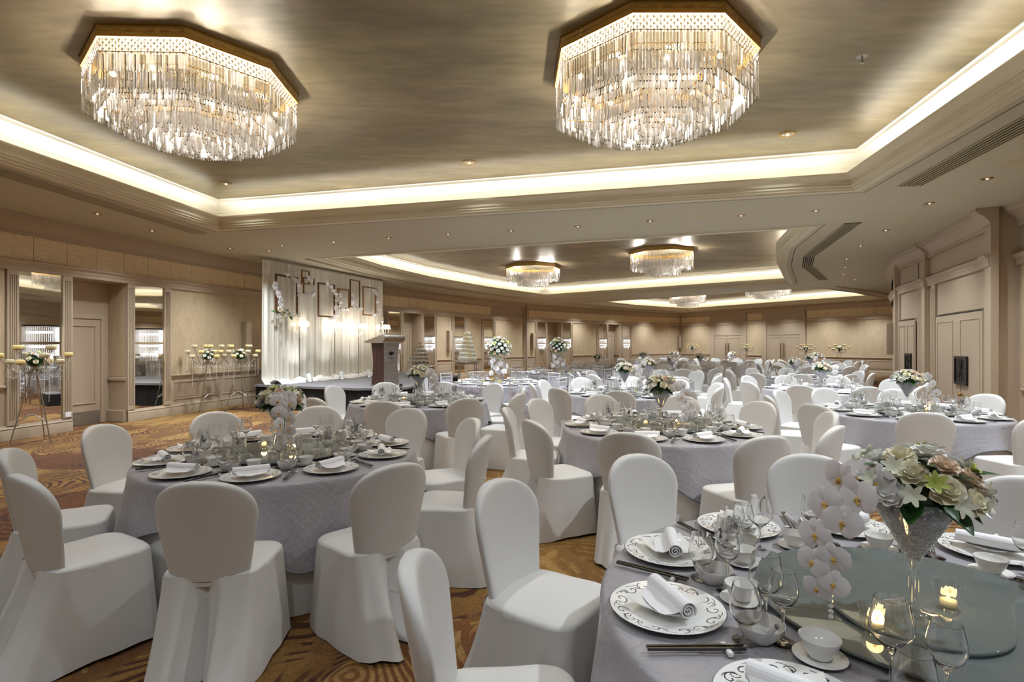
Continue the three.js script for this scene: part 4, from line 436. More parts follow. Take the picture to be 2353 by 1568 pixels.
// lectern
{ const t = thing('lectern', 'steel and dark wood lectern with a fan emblem on the stage', 'lectern', P(-2.97, SH, 12.75), 0.95);
  const waist = (y) => 1 - 0.13 * Math.sin(Math.PI * Math.min(1, y / 1.0)) ;
  // local +z is the emblem side
  const bodyF = (w0, d0, y0, y1) => surf((u, v) => { const y = y0 + (y1 - y0) * v, k = waist(y), w = w0 / 2 * k, d = d0 / 2 * k, a = [[-w, d], [w, d], [w, -d], [-w, -d], [-w, d]], f = u * 4, i = Math.min(3, Math.floor(f)), q = f - i; return [a[i][0] * (1 - q) + a[i + 1][0] * q, y, a[i][1] * (1 - q) + a[i + 1][1] * q]; }, 4, 16);
  const side = (k) => surf((u, v) => { const y = v * 1.0; return [k * 0.235 * waist(y), y, (0.22 - 0.44 * u) * waist(y)]; }, 2, 18);
  for (const k of [-1, 1]) obj('wood_side', uvm(side(k), 0.8), M.wood, t);
  obj('front_panel', surf((u, v) => { const y = v * 1.0, w = 0.235 * waist(y); return [w * (2 * u - 1), y, 0.22 * waist(y)]; }, 2, 18), M.brushed, t); obj('rear_panel', surf((u, v) => { const y = v * 1.0, w = 0.235 * waist(y); return [w * (1 - 2 * u), y, -0.22 * waist(y)]; }, 2, 18), M.brushed, t);
  obj('plinth', rbox(0.5, 0.02, 0.48, 0.006, 0, 0.01, 0), M.brushed, t);
  const top = obj('desk_top', (() => { const sh = new THREE.Shape(); sh.moveTo(0.27, 0.0); sh.lineTo(0.27, 0.03); sh.lineTo(0.3, 0.05); sh.lineTo(0.33, 0.09); sh.quadraticCurveTo(0.36, 0.16, 0.3, 0.17); sh.lineTo(0.22, 0.17); sh.lineTo(-0.38, 0.03); sh.lineTo(-0.3, 0.0); sh.closePath(); const g = new THREE.ExtrudeGeometry(sh, { depth: 0.62, bevelEnabled: true, bevelSize: 0.008, bevelThickness: 0.008, bevelSegments: 2 }); g.translate(0, 0, -0.31).rotateY(-Math.PI / 2).translate(0, 1.0, 0); return g; })(), M.steel, t);
  const em = [], R = 0.085; for (let k = 0; k < 11; k++) { const a = (k - 5) * 11.5 * DEG, s = new THREE.Shape(); s.moveTo(0, 0); s.lineTo(Math.sin(a - 0.085) * R, Math.cos(a - 0.085) * R); s.quadraticCurveTo(Math.sin(a) * R * 1.13, Math.cos(a) * R * 1.13, Math.sin(a + 0.085) * R, Math.cos(a + 0.085) * R); s.closePath(); em.push(new THREE.ExtrudeGeometry(s, { depth: 0.006, bevelEnabled: false })); }
  const fan = obj('fan_emblem', em, M.black, t); fan.position.set(0, 0.7, 0.2); fan.rotation.x = 0.06; fan.scale.set(1.1, 1.1, 1);
  const font = await new FontLoader().loadAsync('fonts/droid/droid_serif_bold.typeface.json');
  for (const [w, size, y] of [['MANDARIN ORIENTAL', 0.0135, 0.645], ['JAKARTA', 0.011, 0.618]]) { const g = new TextGeometry(w, { font, size, depth: 0.003, curveSegments: 3 }); g.computeBoundingBox(); g.translate(-g.boundingBox.max.x / 2, 0, 0); const m = obj('lettering', g, M.black, t); m.position.set(0, y, 0.22 * waist(y) + 0.0005); m.rotation.x = -0.02; m.userData.kind = 'stuff'; } }
// cocktail tables, champagne tower, cake
function cocktail(X, Z, r, h, label) { const t = thing('cocktail_table', label, 'table', P(X, 0, Z)); obj('table_top', lathe([[0.001, h - 0.02], [r - 0.01, h - 0.02], [r, h - 0.012], [r - 0.006, h], [0.001, h]], 36), M.steel, t); obj('apron_ring', at(new THREE.TorusGeometry(r * 0.78, 0.01, 6, 36), 0, h - 0.07, 0, 0, Math.PI / 2), M.steel, t); for (let k = 0; k < 4; k++) { const a = k / 4 * TAU + 0.6; obj('leg', bar([Math.cos(a) * r * 0.74, h - 0.02, Math.sin(a) * r * 0.74], [Math.cos(a) * r * 0.92, 0.0, Math.sin(a) * r * 0.92], 0.014, 8), M.steel, t); } return t; }
cocktail(-1.9, 11.55, 0.27, 1.08, 'high round steel table under the champagne glass tower'); cocktail(-1.18, 14.4, 0.4, 1.09, 'high round steel table under the wedding cake');
{ const coupe = lathe([[0.001, 0.002], [0.03, 0.003], [0.006, 0.008], [0.004, 0.04], [0.01, 0.05], [0.04, 0.075], [0.045, 0.082], [0.0437, 0.0822], [0.0387, 0.0755], [0.001, 0.053]], 14); let y = 1.081; const lv = [5, 4, 3, 2, 1, 0]; const names2 = ['first', 'second', 'third', 'fourth', 'fifth', 'sixth'], names = ['bottom', 'second', 'third', 'fourth', 'fifth', 'top']; lv.forEach((n, li) => { const k = n + 1, pts = []; for (let i = 0; i < k; i++) for (let j = 0; j < k - i; j++) pts.push([(i + j / 2 - (k - 1) / 2) * 0.084, (j - (k - 1) / 3) * 0.0727]); const seen = {}; for (const [x, z] of pts) { const rw = Math.round((z + (k - 1) / 3 * 0.0727) / 0.0727), q = seen[rw] = (seen[rw] ?? -1) + 1; const m = obj('coupe_glass', coupe, M.glassSolid); tag(m, 'coupe glass, ' + names2[Math.round((z + (k - 1) / 3 * 0.0727) / 0.0727)] + ' row, ' + names2[q] + ' along, ' + names[li] + ' tier of the champagne tower', 'glass', 'coupe glasses of the champagne tower'); m.position.copy(P(-1.94 + x, y, 11.55 + z)); } y += 0.0825; }); }
{ const t = thing('wedding_cake', 'seven-tier white wedding cake with gold pearl trail and floral top', 'cake', P(-1.18, 1.09, 14.4)); reseed(12); let y = 0; const tiers = [0.255, 0.225, 0.195, 0.168, 0.142, 0.115, 0.09]; tiers.forEach((r, i) => { const h = 0.108; obj('cake_tier', lathe([[0.001, y], [r, y], [r, y + h - 0.008], [r - 0.008, y + h], [0.001, y + h]], 40), M.cake, t); const pe = []; for (let k = 0; k < 70; k++) { const v = rnd(), a = -0.35 - (i + v) * 0.12 + rr(-0.42, 0.42) * (0.75 + 0.06 * i) - 0.9 + 0.5; pe.push(M4(Math.cos(a - 0.35) * 0 + Math.sin(a + 1.35) * r, y + v * h, Math.cos(a + 1.35) * r, 0, rr(0.6, 1.2))); } stuff('gold_pearls', new THREE.SphereGeometry(0.0065, 5, 4), M.pearl, pe, t); y += h; }); for (let k = 0; k < 7; k++) { const m = obj('rose', ROSE[1], k % 2 ? M.rose : M.roseCream, t), a = k * 2.4; m.position.set(Math.cos(a) * 0.045 * (k > 0), y + 0.01 + 0.012 * (k === 0), Math.sin(a) * 0.045 * (k > 0)); face(m, new THREE.Vector3(Math.cos(a) * 0.7, 1, Math.sin(a) * 0.7)); m.scale.setScalar(0.036); } }
// tripod candle stands with flowers and bead strings
const candleGeo = lathe([[0.001, 0.002], [0.05, 0.0], [0.058, 0.012], [0.06, 0.035], [0.056, 0.06], [0.045, 0.068], [0.001, 0.066]], 20), beadGeo = new THREE.SphereGeometry(0.0075, 6, 4);
function candleStand(X, Z, turn, label, far) {
  const t = thing('candle_stand', label, 'candle stand', P(X, 0, Z), turn, 'tripod candle stands'); reseed(Math.round(X * 37 + 900));
  for (let k = 0; k < 3; k++) { const a = k / 3 * TAU + 0.5; obj('leg', merge(bar([Math.cos(a) * 0.02, 1.18, Math.sin(a) * 0.02], [Math.cos(a) * 0.3, 0, Math.sin(a) * 0.3], 0.009, 8), tube([[Math.cos(a) * 0.22, 0.34, Math.sin(a) * 0.22], [Math.cos(a + 1.05) * 0.08, 0.44, Math.sin(a + 1.05) * 0.08], [Math.cos(a + TAU / 3) * 0.22, 0.34, Math.sin(a + TAU / 3) * 0.22]], 0.007, 16, 6)), M.steel, t); }
  obj('collar', lathe([[0.03, 1.14], [0.045, 1.17], [0.05, 1.2], [0.02, 1.22]], 14), M.steel, t);
  const beads = [];
  const tiers = [[4, 0.34, 1.24, 0.1], [4, 0.42, 1.34, 0.9], [4, 0.27, 1.46, 0.45]];
  for (const [n, r, y, o] of tiers) for (let k = 0; k < n; k++) { const a = k / n * TAU + o, x = Math.cos(a), z = Math.sin(a); obj('arm', tube([[0, 1.17, 0], [x * r * 0.45, 1.08, z * r * 0.45], [x * r * 0.85, y - 0.1, z * r * 0.85], [x * r, y - 0.01, z * r]], 0.006, 14, 5), M.steel, t); obj('candle', at(candleGeo.clone(), x * r, y, z * r), k % 2 ? M.waxYellow : M.waxPale, t); obj('candle_cup', at(lathe([[0.001, -0.012], [0.03, -0.01], [0.052, 0.004]], 14), x * r, y, z * r), M.steel, t); const len = far ? 12 : Math.round(rr(16, 30)); for (let j = 0; j < len; j++) beads.push(M4(x * r, y - 0.03 - j * 0.0215, z * r)); for (let j = 0; j < 10; j++) { const u = j / 9, b = a + TAU / n * u, rad = r * 0.8; beads.push(M4(Math.cos(b) * rad, 1.12 - 0.1 * Math.sin(u * Math.PI), Math.sin(b) * rad)); } }
  stuff('bead_strings', beadGeo, M.bead, beads, t);
  const f = thing('flower_arrangement', 'rose posy on top of the ' + label, 'flowers', P(X, 1.27, Z), turn, 'posies on the candle stands'); dome(f, 0.0, 0.19, { n: far ? 12 : 20, lod: 1, flat: 0.85, low: -0.2, lilies: 4, leaves: 9, rs: 0.22 });
}
candleStand(-7.45, 8.5, 0.3, 'tripod candle stand before the nearest mirror'); candleStand(-6.76, 12.1, 1.1, 'tripod candle stand beside the second mirror'); candleStand(-6.28, 12.55, 0.2, 'tripod candle stand next to the stage corner');
{ const A = [11.66, 37.6], dx = 0.469, dz = -0.883, nx = -0.883, nz = -0.469; for (const [s, o, l] of [[1.75, 0.7, 'far candle stand beside the room corner'], [6.1, 0.9, 'far candle stand between the double doors'], [9.75, 0.9, 'far candle stand past the second double doors'], [11.5, 0.9, 'far candle stand closest to the service wall']]) candleStand(A[0] + dx * s + nx * o, A[1] + dz * s + nz * o, s, l, true); }

// ================================================================== CHAIRS (origin under the seat, local +x is the back)
const sp = (c, e) => Math.sign(c) * Math.pow(Math.abs(c), e);
function chairGeos(lod) {
  const nu = lod ? 20 : 36, nb = lod ? 12 : 24;
  const ys = []; for (let j = 0; j <= nb; j++) { const f = j / nb; ys.push(f < 0.55 ? 0.455 + (0.755 - 0.455) * f / 0.55 : 0.755 + 0.175 * Math.sin((f - 0.55) / 0.45 * Math.PI / 2)); }
  const halfW = (y) => y < 0.755 ? 0.176 + 0.052 * Math.pow((y - 0.455) / 0.3, 0.95) : 0.228 * Math.pow(Math.max(0, 1 - Math.pow((y - 0.755) / 0.1752, 2.5)), 1 / 2.2);
  const backrest = surf((u, v) => { const y = ys[Math.round(v * nb)], W = v > 0.999 ? 0 : Math.max(0.0004, halfW(y)), T = v > 0.999 ? 0 : 0.031 * Math.min(1, Math.pow(W / 0.12, 0.5)), a = u * TAU, z = W * sp(Math.cos(a), 0.45), x = T * sp(Math.sin(a), 0.75); return [0.2 + x + 0.085 * (y - 0.455) / 0.47 - 0.055 * Math.pow(z / 0.228, 2), y, z]; }, nu, nb, true);
  const out = (a, k) => { const c = Math.cos(a), s = Math.sin(a); return [0.225 * k * sp(c, 0.4), (0.222 + 0.012 * (c < 0 ? 1 : 0)) * k * sp(s, 0.4)]; };
  const sprof = [[0.99, 0.43], [1.0, 0.455], [0.985, 0.472], [0.94, 0.484], [0.8, 0.491], [0.45, 0.498], [0.0, 0.5]];
  const seat = surf((u, v) => { const f = v * (sprof.length - 1), i = Math.round(f), [k, y] = sprof[i], [x, z] = out(u * TAU, Math.max(k, 0.001)); return [x, y, z]; }, nu, sprof.length - 1, true);
  const ns = lod ? 72 : 144, nv = lod ? 6 : 12;
  const skirt = surf((u, v) => { const a = u * TAU, t = v, c = Math.cos(a), s = Math.sin(a); let [x, z] = out(a, 1.0 + 0.13 * t); const rear = Math.max(0, c); x += rear * (0.078 * t * t + 0.08 * t); const pl = Math.exp(-Math.pow(z / (0.012 + 0.028 * t), 4)) * (c > 0 ? 1 : 0); x -= pl * (0.004 + 0.17 * Math.pow(t, 0.7)); const fl = c > 0 ? Math.exp(-Math.pow((Math.abs(z) - 0.09) / 0.045, 2)) : 0; x += fl * 0.035 * t; z *= 1 + 0.012 * Math.sin(a * 9 + 1) * t; x += 0.006 * Math.sin(a * 13) * t; const y = 0.465 * (1 - t) + 0.004 + t * 0.018 * Math.max(0, Math.sin(a * 3 + 0.4)); return [x, y + rear * 0.008 * (1 - t), z]; }, ns, nv, true);
  return { backrest, seat, skirt };
}
const CH = [chairGeos(0), chairGeos(1)];
function chair(X, Z, theta, label, group, lod) { const t = thing('banquet_chair', label, 'chair', P(X, 0, Z), theta, group); obj('backrest', CH[lod].backrest, M.cover, t); obj('seat', CH[lod].seat, M.cover, t); obj('skirt', CH[lod].skirt, M.cover, t); return t; }
// clear-white spindle-back chairs with lilac sashes at the two family tables
const chiGeo = (() => { const L = []; for (const k of [-1, 1]) L.push(['back_post', merge(bar([0.19, 0, k * 0.185], [0.19, 0.45, k * 0.185], 0.013, 6), bar([0.19, 0.45, k * 0.185], [0.235, 0.92, k * 0.195], 0.012, 6))], ['leg', bar([-0.18, 0, k * 0.19], [-0.18, 0.44, k * 0.18], 0.013, 6)]); L.push(['seat', rbox(0.4, 0.035, 0.4, 0.012, 0, 0.45, 0)], ['top_rail', merge(bar([0.235, 0.91, -0.2], [0.235, 0.91, 0.2], 0.013, 6), bar([0.228, 0.84, -0.195], [0.228, 0.84, 0.195], 0.009, 6))], ['lower_rail', bar([0.205, 0.6, -0.19], [0.205, 0.6, 0.19], 0.009, 6)]); for (let i = 0; i < 7; i++) { const z = (i - 3) * 0.052; L.push(['spindle', bar([0.205, 0.6, z], [0.228, 0.84, z], 0.007, 5)]); } L.push(['stretcher', merge(bar([-0.18, 0.2, -0.186], [-0.18, 0.2, 0.186], 0.008, 5), bar([0.19, 0.2, -0.185], [0.19, 0.2, 0.185], 0.008, 5), bar([-0.18, 0.24, 0.186], [0.19, 0.24, 0.186], 0.008, 5), bar([-0.18, 0.24, -0.186], [0.19, 0.24, -0.186], 0.008, 5))]); return L; })();
const sashGeo = merge(box(0.012, 0.16, 0.4, 0.232, 0.7, 0), at(new THREE.SphereGeometry(0.06, 10, 8).scale(0.35, 0.7, 1.3), 0.255, 0.72, 0.07, 0, 0.35), at(new THREE.SphereGeometry(0.06, 10, 8).scale(0.35, 0.7, 1.3), 0.255, 0.72, -0.07, 0, -0.35), at(box(0.01, 0.4, 0.09), 0.27, 0.47, 0.05, 0, 0.15), at(box(0.01, 0.4, 0.09), 0.27, 0.47, -0.05, 0, -0.15));
function spindleChair(X, Z, theta, label, group) { const t = thing('spindle_chair', label, 'chair', P(X, 0, Z), theta, group); for (const [n, g] of chiGeo) obj(n, g, M.chiavari, t); obj('sash', sashGeo, M.organza, t); }

// ================================================================== TABLES
const TR = 0.915, TH = 0.75;
function overlayGeo(sd) {
  reseed(sd); const p = Array.from({ length: 6 }, () => rr(0, 6)), N = 120, rows = 22;
  const drop = (a) => { const c = Math.abs(Math.cos(a)), s = Math.abs(Math.sin(a)), e = 1.14 / Math.pow(Math.pow(c, 4.5) + Math.pow(s, 4.5), 1 / 4.5); return e - TR + 0.012 * Math.sin(a * 7 + p[0]); };
  const pt = (u, v) => { const a = u * TAU; if (v < 0.3) { const r = TR * v / 0.3 * 0.985; return [Math.cos(a) * r, TH + 0.012 + 0.0006 * Math.sin(r * 30 + a * 3), Math.sin(a) * r]; } const t = (v - 0.3) / 0.7, D = drop(a), q = Math.min(1, t / 0.1) * Math.PI / 2, rad = TR - 0.014 + 0.026 * Math.sin(q), yy = TH + 0.012 - 0.026 * (1 - Math.cos(q)), f = Math.max(0, t - 0.1) / 0.9, w = (0.020 * Math.sin(a * 11 + p[1] + 1.2 * Math.sin(a * 2 + p[2])) + 0.014 * Math.sin(a * 19 + p[3]) + 0.02 * Math.sin(a * 5 + p[4])) * Math.pow(f, 0.8) + 0.052 * f; return [Math.cos(a) * (rad + w), yy - f * D, Math.sin(a) * (rad + w)]; };
  const g = surf(pt, N, rows, true, [5.7, 2]); { const u = g.attributes.uv, q = g.attributes.position; for (let i = 0; i < u.count; i++) { const x = q.getX(i), y = q.getY(i), z = q.getZ(i), r = Math.hypot(x, z); const k = (r + (y < TH ? TH - y : 0)) / Math.max(r, 1e-6); u.setXY(i, x * k, z * k); } }
  const hem = tube(Array.from({ length: 72 }, (_, i) => pt(i / 72, 1)), 0.004, 144, 4, true); return [g, hem];
}
function underGeo(sd) { reseed(sd); const p = Array.from({ length: 4 }, () => rr(0, 6)); return surf((u, v) => { const a = u * TAU, t = v, w = (0.014 * Math.sin(a * 13 + p[0] + Math.sin(a * 3)) + 0.010 * Math.sin(a * 23 + p[1])) * t + 0.022 * t; return [Math.cos(a) * (TR - 0.004 + w), (TH + 0.002) * (1 - t) + 0.003 + t * 0.012 * Math.max(0, Math.sin(a * 4 + p[2])), Math.sin(a) * (TR - 0.004 + w)]; }, 120, 8, true); }
const OV = [overlayGeo(3), overlayGeo(8), overlayGeo(21)], UN = [underGeo(4), underGeo(15)];
// tableware shapes
const plateGeo = (() => { const g = lathe([[0.001, 0.006], [0.1, 0.006], [0.112, 0.009], [0.164, 0.018], [0.166, 0.0165], [0.11, 0.004], [0.09, 0.0], [0.001, 0.0]], 56); const u = g.attributes.uv, q = g.attributes.position; for (let i = 0; i < u.count; i++) u.setXY(i, 0.5 + q.getX(i) / 0.334, 0.5 + q.getZ(i) / 0.334); return g; })();
const sidePlateGeo = surf((u, v) => { const x = u * 2 - 1, z = v * 2 - 1, m = Math.max(Math.abs(x), Math.abs(z)), c = Math.min(Math.abs(x), Math.abs(z)); return [x * 0.085, 0.019 + 0.014 * Math.pow(m, 3) + 0.012 * Math.pow(c, 4), z * 0.085]; }, 12, 12);
const napkinGeo = (() => { const sh = new THREE.Shape(), N = 46, th = 0.0035, o = [], i_ = []; for (let k = 0; k <= N; k++) { const t = k / N, a = t * TAU * 2.6, r = 0.003 + 0.022 * t; o.push([Math.cos(a) * (r + th / 2), Math.sin(a) * (r + th / 2)]); i_.unshift([Math.cos(a) * (r - th / 2), Math.sin(a) * (r - th / 2)]); } const all = [...o, ...i_]; sh.moveTo(...all[0]); all.slice(1).forEach((q) => sh.lineTo(...q)); sh.closePath(); const g = new THREE.ExtrudeGeometry(sh, { depth: 0.2, bevelEnabled: false, steps: 1 }); g.translate(0, 0.026, -0.1); const flap = surf((u, v) => [0.02 + 0.045 * v, 0.028 - 0.022 * Math.sqrt(v) + 0.002 * Math.sin(u * 9), (u - 0.5) * 0.19 * (1 - 0.35 * v)], 6, 4); return merge(g, flap); })();
const napkinLow = merge(at(new THREE.CylinderGeometry(0.025, 0.025, 0.2, 10), 0, 0.026, 0, 0, Math.PI / 2), box(0.09, 0.006, 0.16, 0.05, 0.006, 0));
const GL = { // stemmed glasses, single-walled
  wine: [[0.001, 0.0015], [0.036, 0.002], [0.0365, 0.0035], [0.014, 0.007], [0.006, 0.012], [0.0042, 0.03], [0.004, 0.075], [0.0052, 0.088], [0.012, 0.096], [0.03, 0.112], [0.044, 0.13], [0.0455, 0.137], [0.043, 0.16], [0.0345, 0.208], [0.0354, 0.2088], [0.0346, 0.2096]],
  medium: [[0.001, 0.0015], [0.033, 0.002], [0.0335, 0.0035], [0.012, 0.007], [0.0055, 0.012], [0.004, 0.03], [0.0038, 0.08], [0.005, 0.09], [0.014, 0.098], [0.03, 0.115], [0.0375, 0.135], [0.036, 0.155], [0.029, 0.192], [0.0299, 0.1928], [0.0291, 0.1936]],
  goblet: [[0.001, 0.0015], [0.034, 0.002], [0.0345, 0.0035], [0.013, 0.008], [0.007, 0.014], [0.006, 0.035], [0.01, 0.046], [0.028, 0.056], [0.039, 0.075], [0.0405, 0.095], [0.037, 0.125], [0.0325, 0.15], [0.0334, 0.1508], [0.0326, 0.1516]] };
const solidWall = (q) => { const p = q.slice(0, -2), b = p.findIndex((e, j) => j > 4 && e[0] > 0.009), up = p.slice(b).map(([r, y]) => [Math.max(r - 0.0013, 0.001), y + (r < 0.02 ? 0.004 : 0.0006)]).reverse(); return [...p, ...up, [0.001, p[b][1] + 0.004]]; };
const glassGeo = Object.fromEntries(Object.entries(GL).map(([k, p]) => [k, [lathe(solidWall(p), 40), lathe(solidWall(p), 20), lathe(p, 14)]]));
const glassName = { wine: ['wine_glass', 'large angular wine glass'], medium: ['white_wine_glass', 'slim angular wine glass'], goblet: ['water_goblet', 'short stemmed water goblet'] };
const bowlGeo = [36, 16].map((n) => lathe([[0.001, 0.004], [0.028, 0.003], [0.03, 0], [0.032, 0.004], [0.05, 0.022], [0.06, 0.046], [0.0615, 0.05], [0.059, 0.0495], [0.048, 0.024], [0.028, 0.008], [0.001, 0.007]], n)), cupGeo = [36, 16].map((n) => lathe([[0.001, 0.012], [0.024, 0.011], [0.026, 0.008], [0.038, 0.026], [0.046, 0.048], [0.049, 0.056], [0.0475, 0.0565], [0.044, 0.048], [0.034, 0.024], [0.001, 0.016]], n)), saucerGeo = [36, 16].map((n) => lathe([[0.001, 0.004], [0.03, 0.004], [0.062, 0.011], [0.063, 0.0095], [0.034, 0.0], [0.001, 0]], n));
const spoonGeo = merge(at(new THREE.SphereGeometry(0.022, 12, 8, 0, TAU, Math.PI / 2, Math.PI / 2).scale(1.35, 0.55, 1), 0, 0.026, 0), tube([[0.018, 0.026, 0], [0.05, 0.048, 0], [0.085, 0.082, 0], [0.105, 0.098, 0]], 0.0065, 14, 6).scale(1, 1, 1.1));
const stickGeo = box(0.25, 0.007, 0.007, 0, 0, 0), restGeo = merge(rbox(0.016, 0.014, 0.022, 0.005, 0, 0.007, 0.018), rbox(0.016, 0.014, 0.022, 0.005, 0, 0.007, -0.018), rbox(0.014, 0.008, 0.03, 0.003, 0, 0.004, 0));
// ---- centrepiece parts
const vaseGeo = [40, 20].map((n) => lathe([[0.001, 0.004], [0.078, 0.003], [0.08, 0.007], [0.05, 0.012], [0.018, 0.02], [0.012, 0.035], [0.0115, 0.12], [0.014, 0.15], [0.022, 0.17], [0.075, 0.265], [0.118, 0.335]], n)), gelGeo = [36, 16].map((n) => lathe([[0.001, 0.155], [0.0115, 0.156], [0.019, 0.172], [0.071, 0.265], [0.108, 0.326], [0.001, 0.327]], n));
const cupG = lathe([[0.001, 0.006], [0.026, 0.005], [0.028, 0], [0.029, 0.006], [0.034, 0.03], [0.042, 0.066]], 24), teaG = lathe([[0.001, 0.008], [0.02, 0.008], [0.02, 0.024], [0.001, 0.025]], 18), flameG = lathe([[0.001, 0], [0.0035, 0.003], [0.0042, 0.008], [0.0025, 0.015], [0.0006, 0.021]], 10);
function votive(X, Y, Z, label, lit = 0.06) { const t = thing('votive_candle', label, 'candle', P(X, Y, Z)); obj('glass_holder', cupG, M.glass, t); obj('tealight', teaG, M.wax, t); const f = obj('flame', flameG, M.flame, t); f.position.y = 0.027; if (lit) { const l = new THREE.PointLight(new THREE.Color(1, 0.7, 0.3), lit, 0, 2); l.name = 'flame_light'; l.castShadow = true; l.position.y = 0.035; t.add(l); } }
function centrepiece(X, Y, Z, dirDeg, desc, lod, seed) {
  reseed(seed); const v = thing('martini_vase', 'cone-shaped glass vase filled with clear gel beads on the ' + desc, 'vase', P(X, Y, Z)); obj('vase_glass', vaseGeo[lod ? 1 : 0], M.glass, v); obj('gel_filling', gelGeo[lod ? 1 : 0], M.gel, v);
  if (!lod) { const mats = []; for (let i = 0; i < 900; i++) { const y = rr(0.16, 0.328), r = (y < 0.172 ? 0.015 : 0.019 + (y - 0.172) * 0.575), a = rr(0, TAU); mats.push(M4(Math.cos(a) * r, y, Math.sin(a) * r, 0, rr(0.5, 1.1))); } stuff('gel_beads', new THREE.IcosahedronGeometry(0.0042, 1), M.bead, mats, v); }
  const f = thing('flower_arrangement', 'dome of white and cream roses on the ' + desc, 'flowers', P(X, Y, Z)); const n = lod === 0 ? [17, 16, 30] : lod === 1 ? [17, 10, 18] : [14, 4, 10];
  dome(f, 0.34, 0.168, { n: n[0], lilies: n[1], leaves: n[2], lod: lod ? 1 : 0, flat: 0.72, low: 0.06, rs: lod === 0 ? 0.245 : 0.28 });
  const a = dirDeg * DEG, d = new THREE.Vector3(Math.cos(a), 0, -Math.sin(a)), o = thing('orchid_spray', 'cascading white orchid spray hanging from the vase on the ' + desc, 'flowers', P(X, Y, Z)); const pts = [[0.09, 0.39], [0.17, 0.37], [0.23, 0.28], [0.26, 0.17], [0.25, 0.08]].map(([r, y]) => [d.x * r, y, d.z * r]); const toCam = new THREE.Vector3(-X, 0.2, Z).normalize(); orchidSpray(o, pts, lod === 0 ? 11 : lod === 1 ? 9 : 6, lod === 0 ? 0.105 : 0.105, d.clone().multiplyScalar(0.55).add(toCam).normalize());
  if (lod < 2) { const bm = []; for (let i = 0; i < 14; i++) bm.push(M4(d.x * 0.24, 0.2 - i * 0.0145, d.z * 0.24, 0, 0.85)); stuff('crystal_string', new THREE.IcosahedronGeometry(0.0085, 0), M.bead, bm, o); }
}
const seatNames = ['front', 'front right', 'near right', 'far right', 'rear right', 'rear', 'rear left', 'far left', 'near left', 'front left'];
const inFrame = (X, Y, Z, m = 0) => { if (Z < 0.25) return false; const x = 1176.5 + 1250 * X / Z, y = 790 - 1250 * (Y - 1.55) / Z; return x > -m && x < 2353 + m && y > -m && y < 1568 + m; };
const farGlass = { wine: [], goblet: [] }, farPlates = [];
function piece(name, label, cat, geo, mat, X, Y, Z, ry, group) { const m = obj(name, geo, mat); tag(m, label, cat, group); m.position.copy(P(X, Y, Z)); m.rotation.y = ry; return m; }
let tableNo = 0;
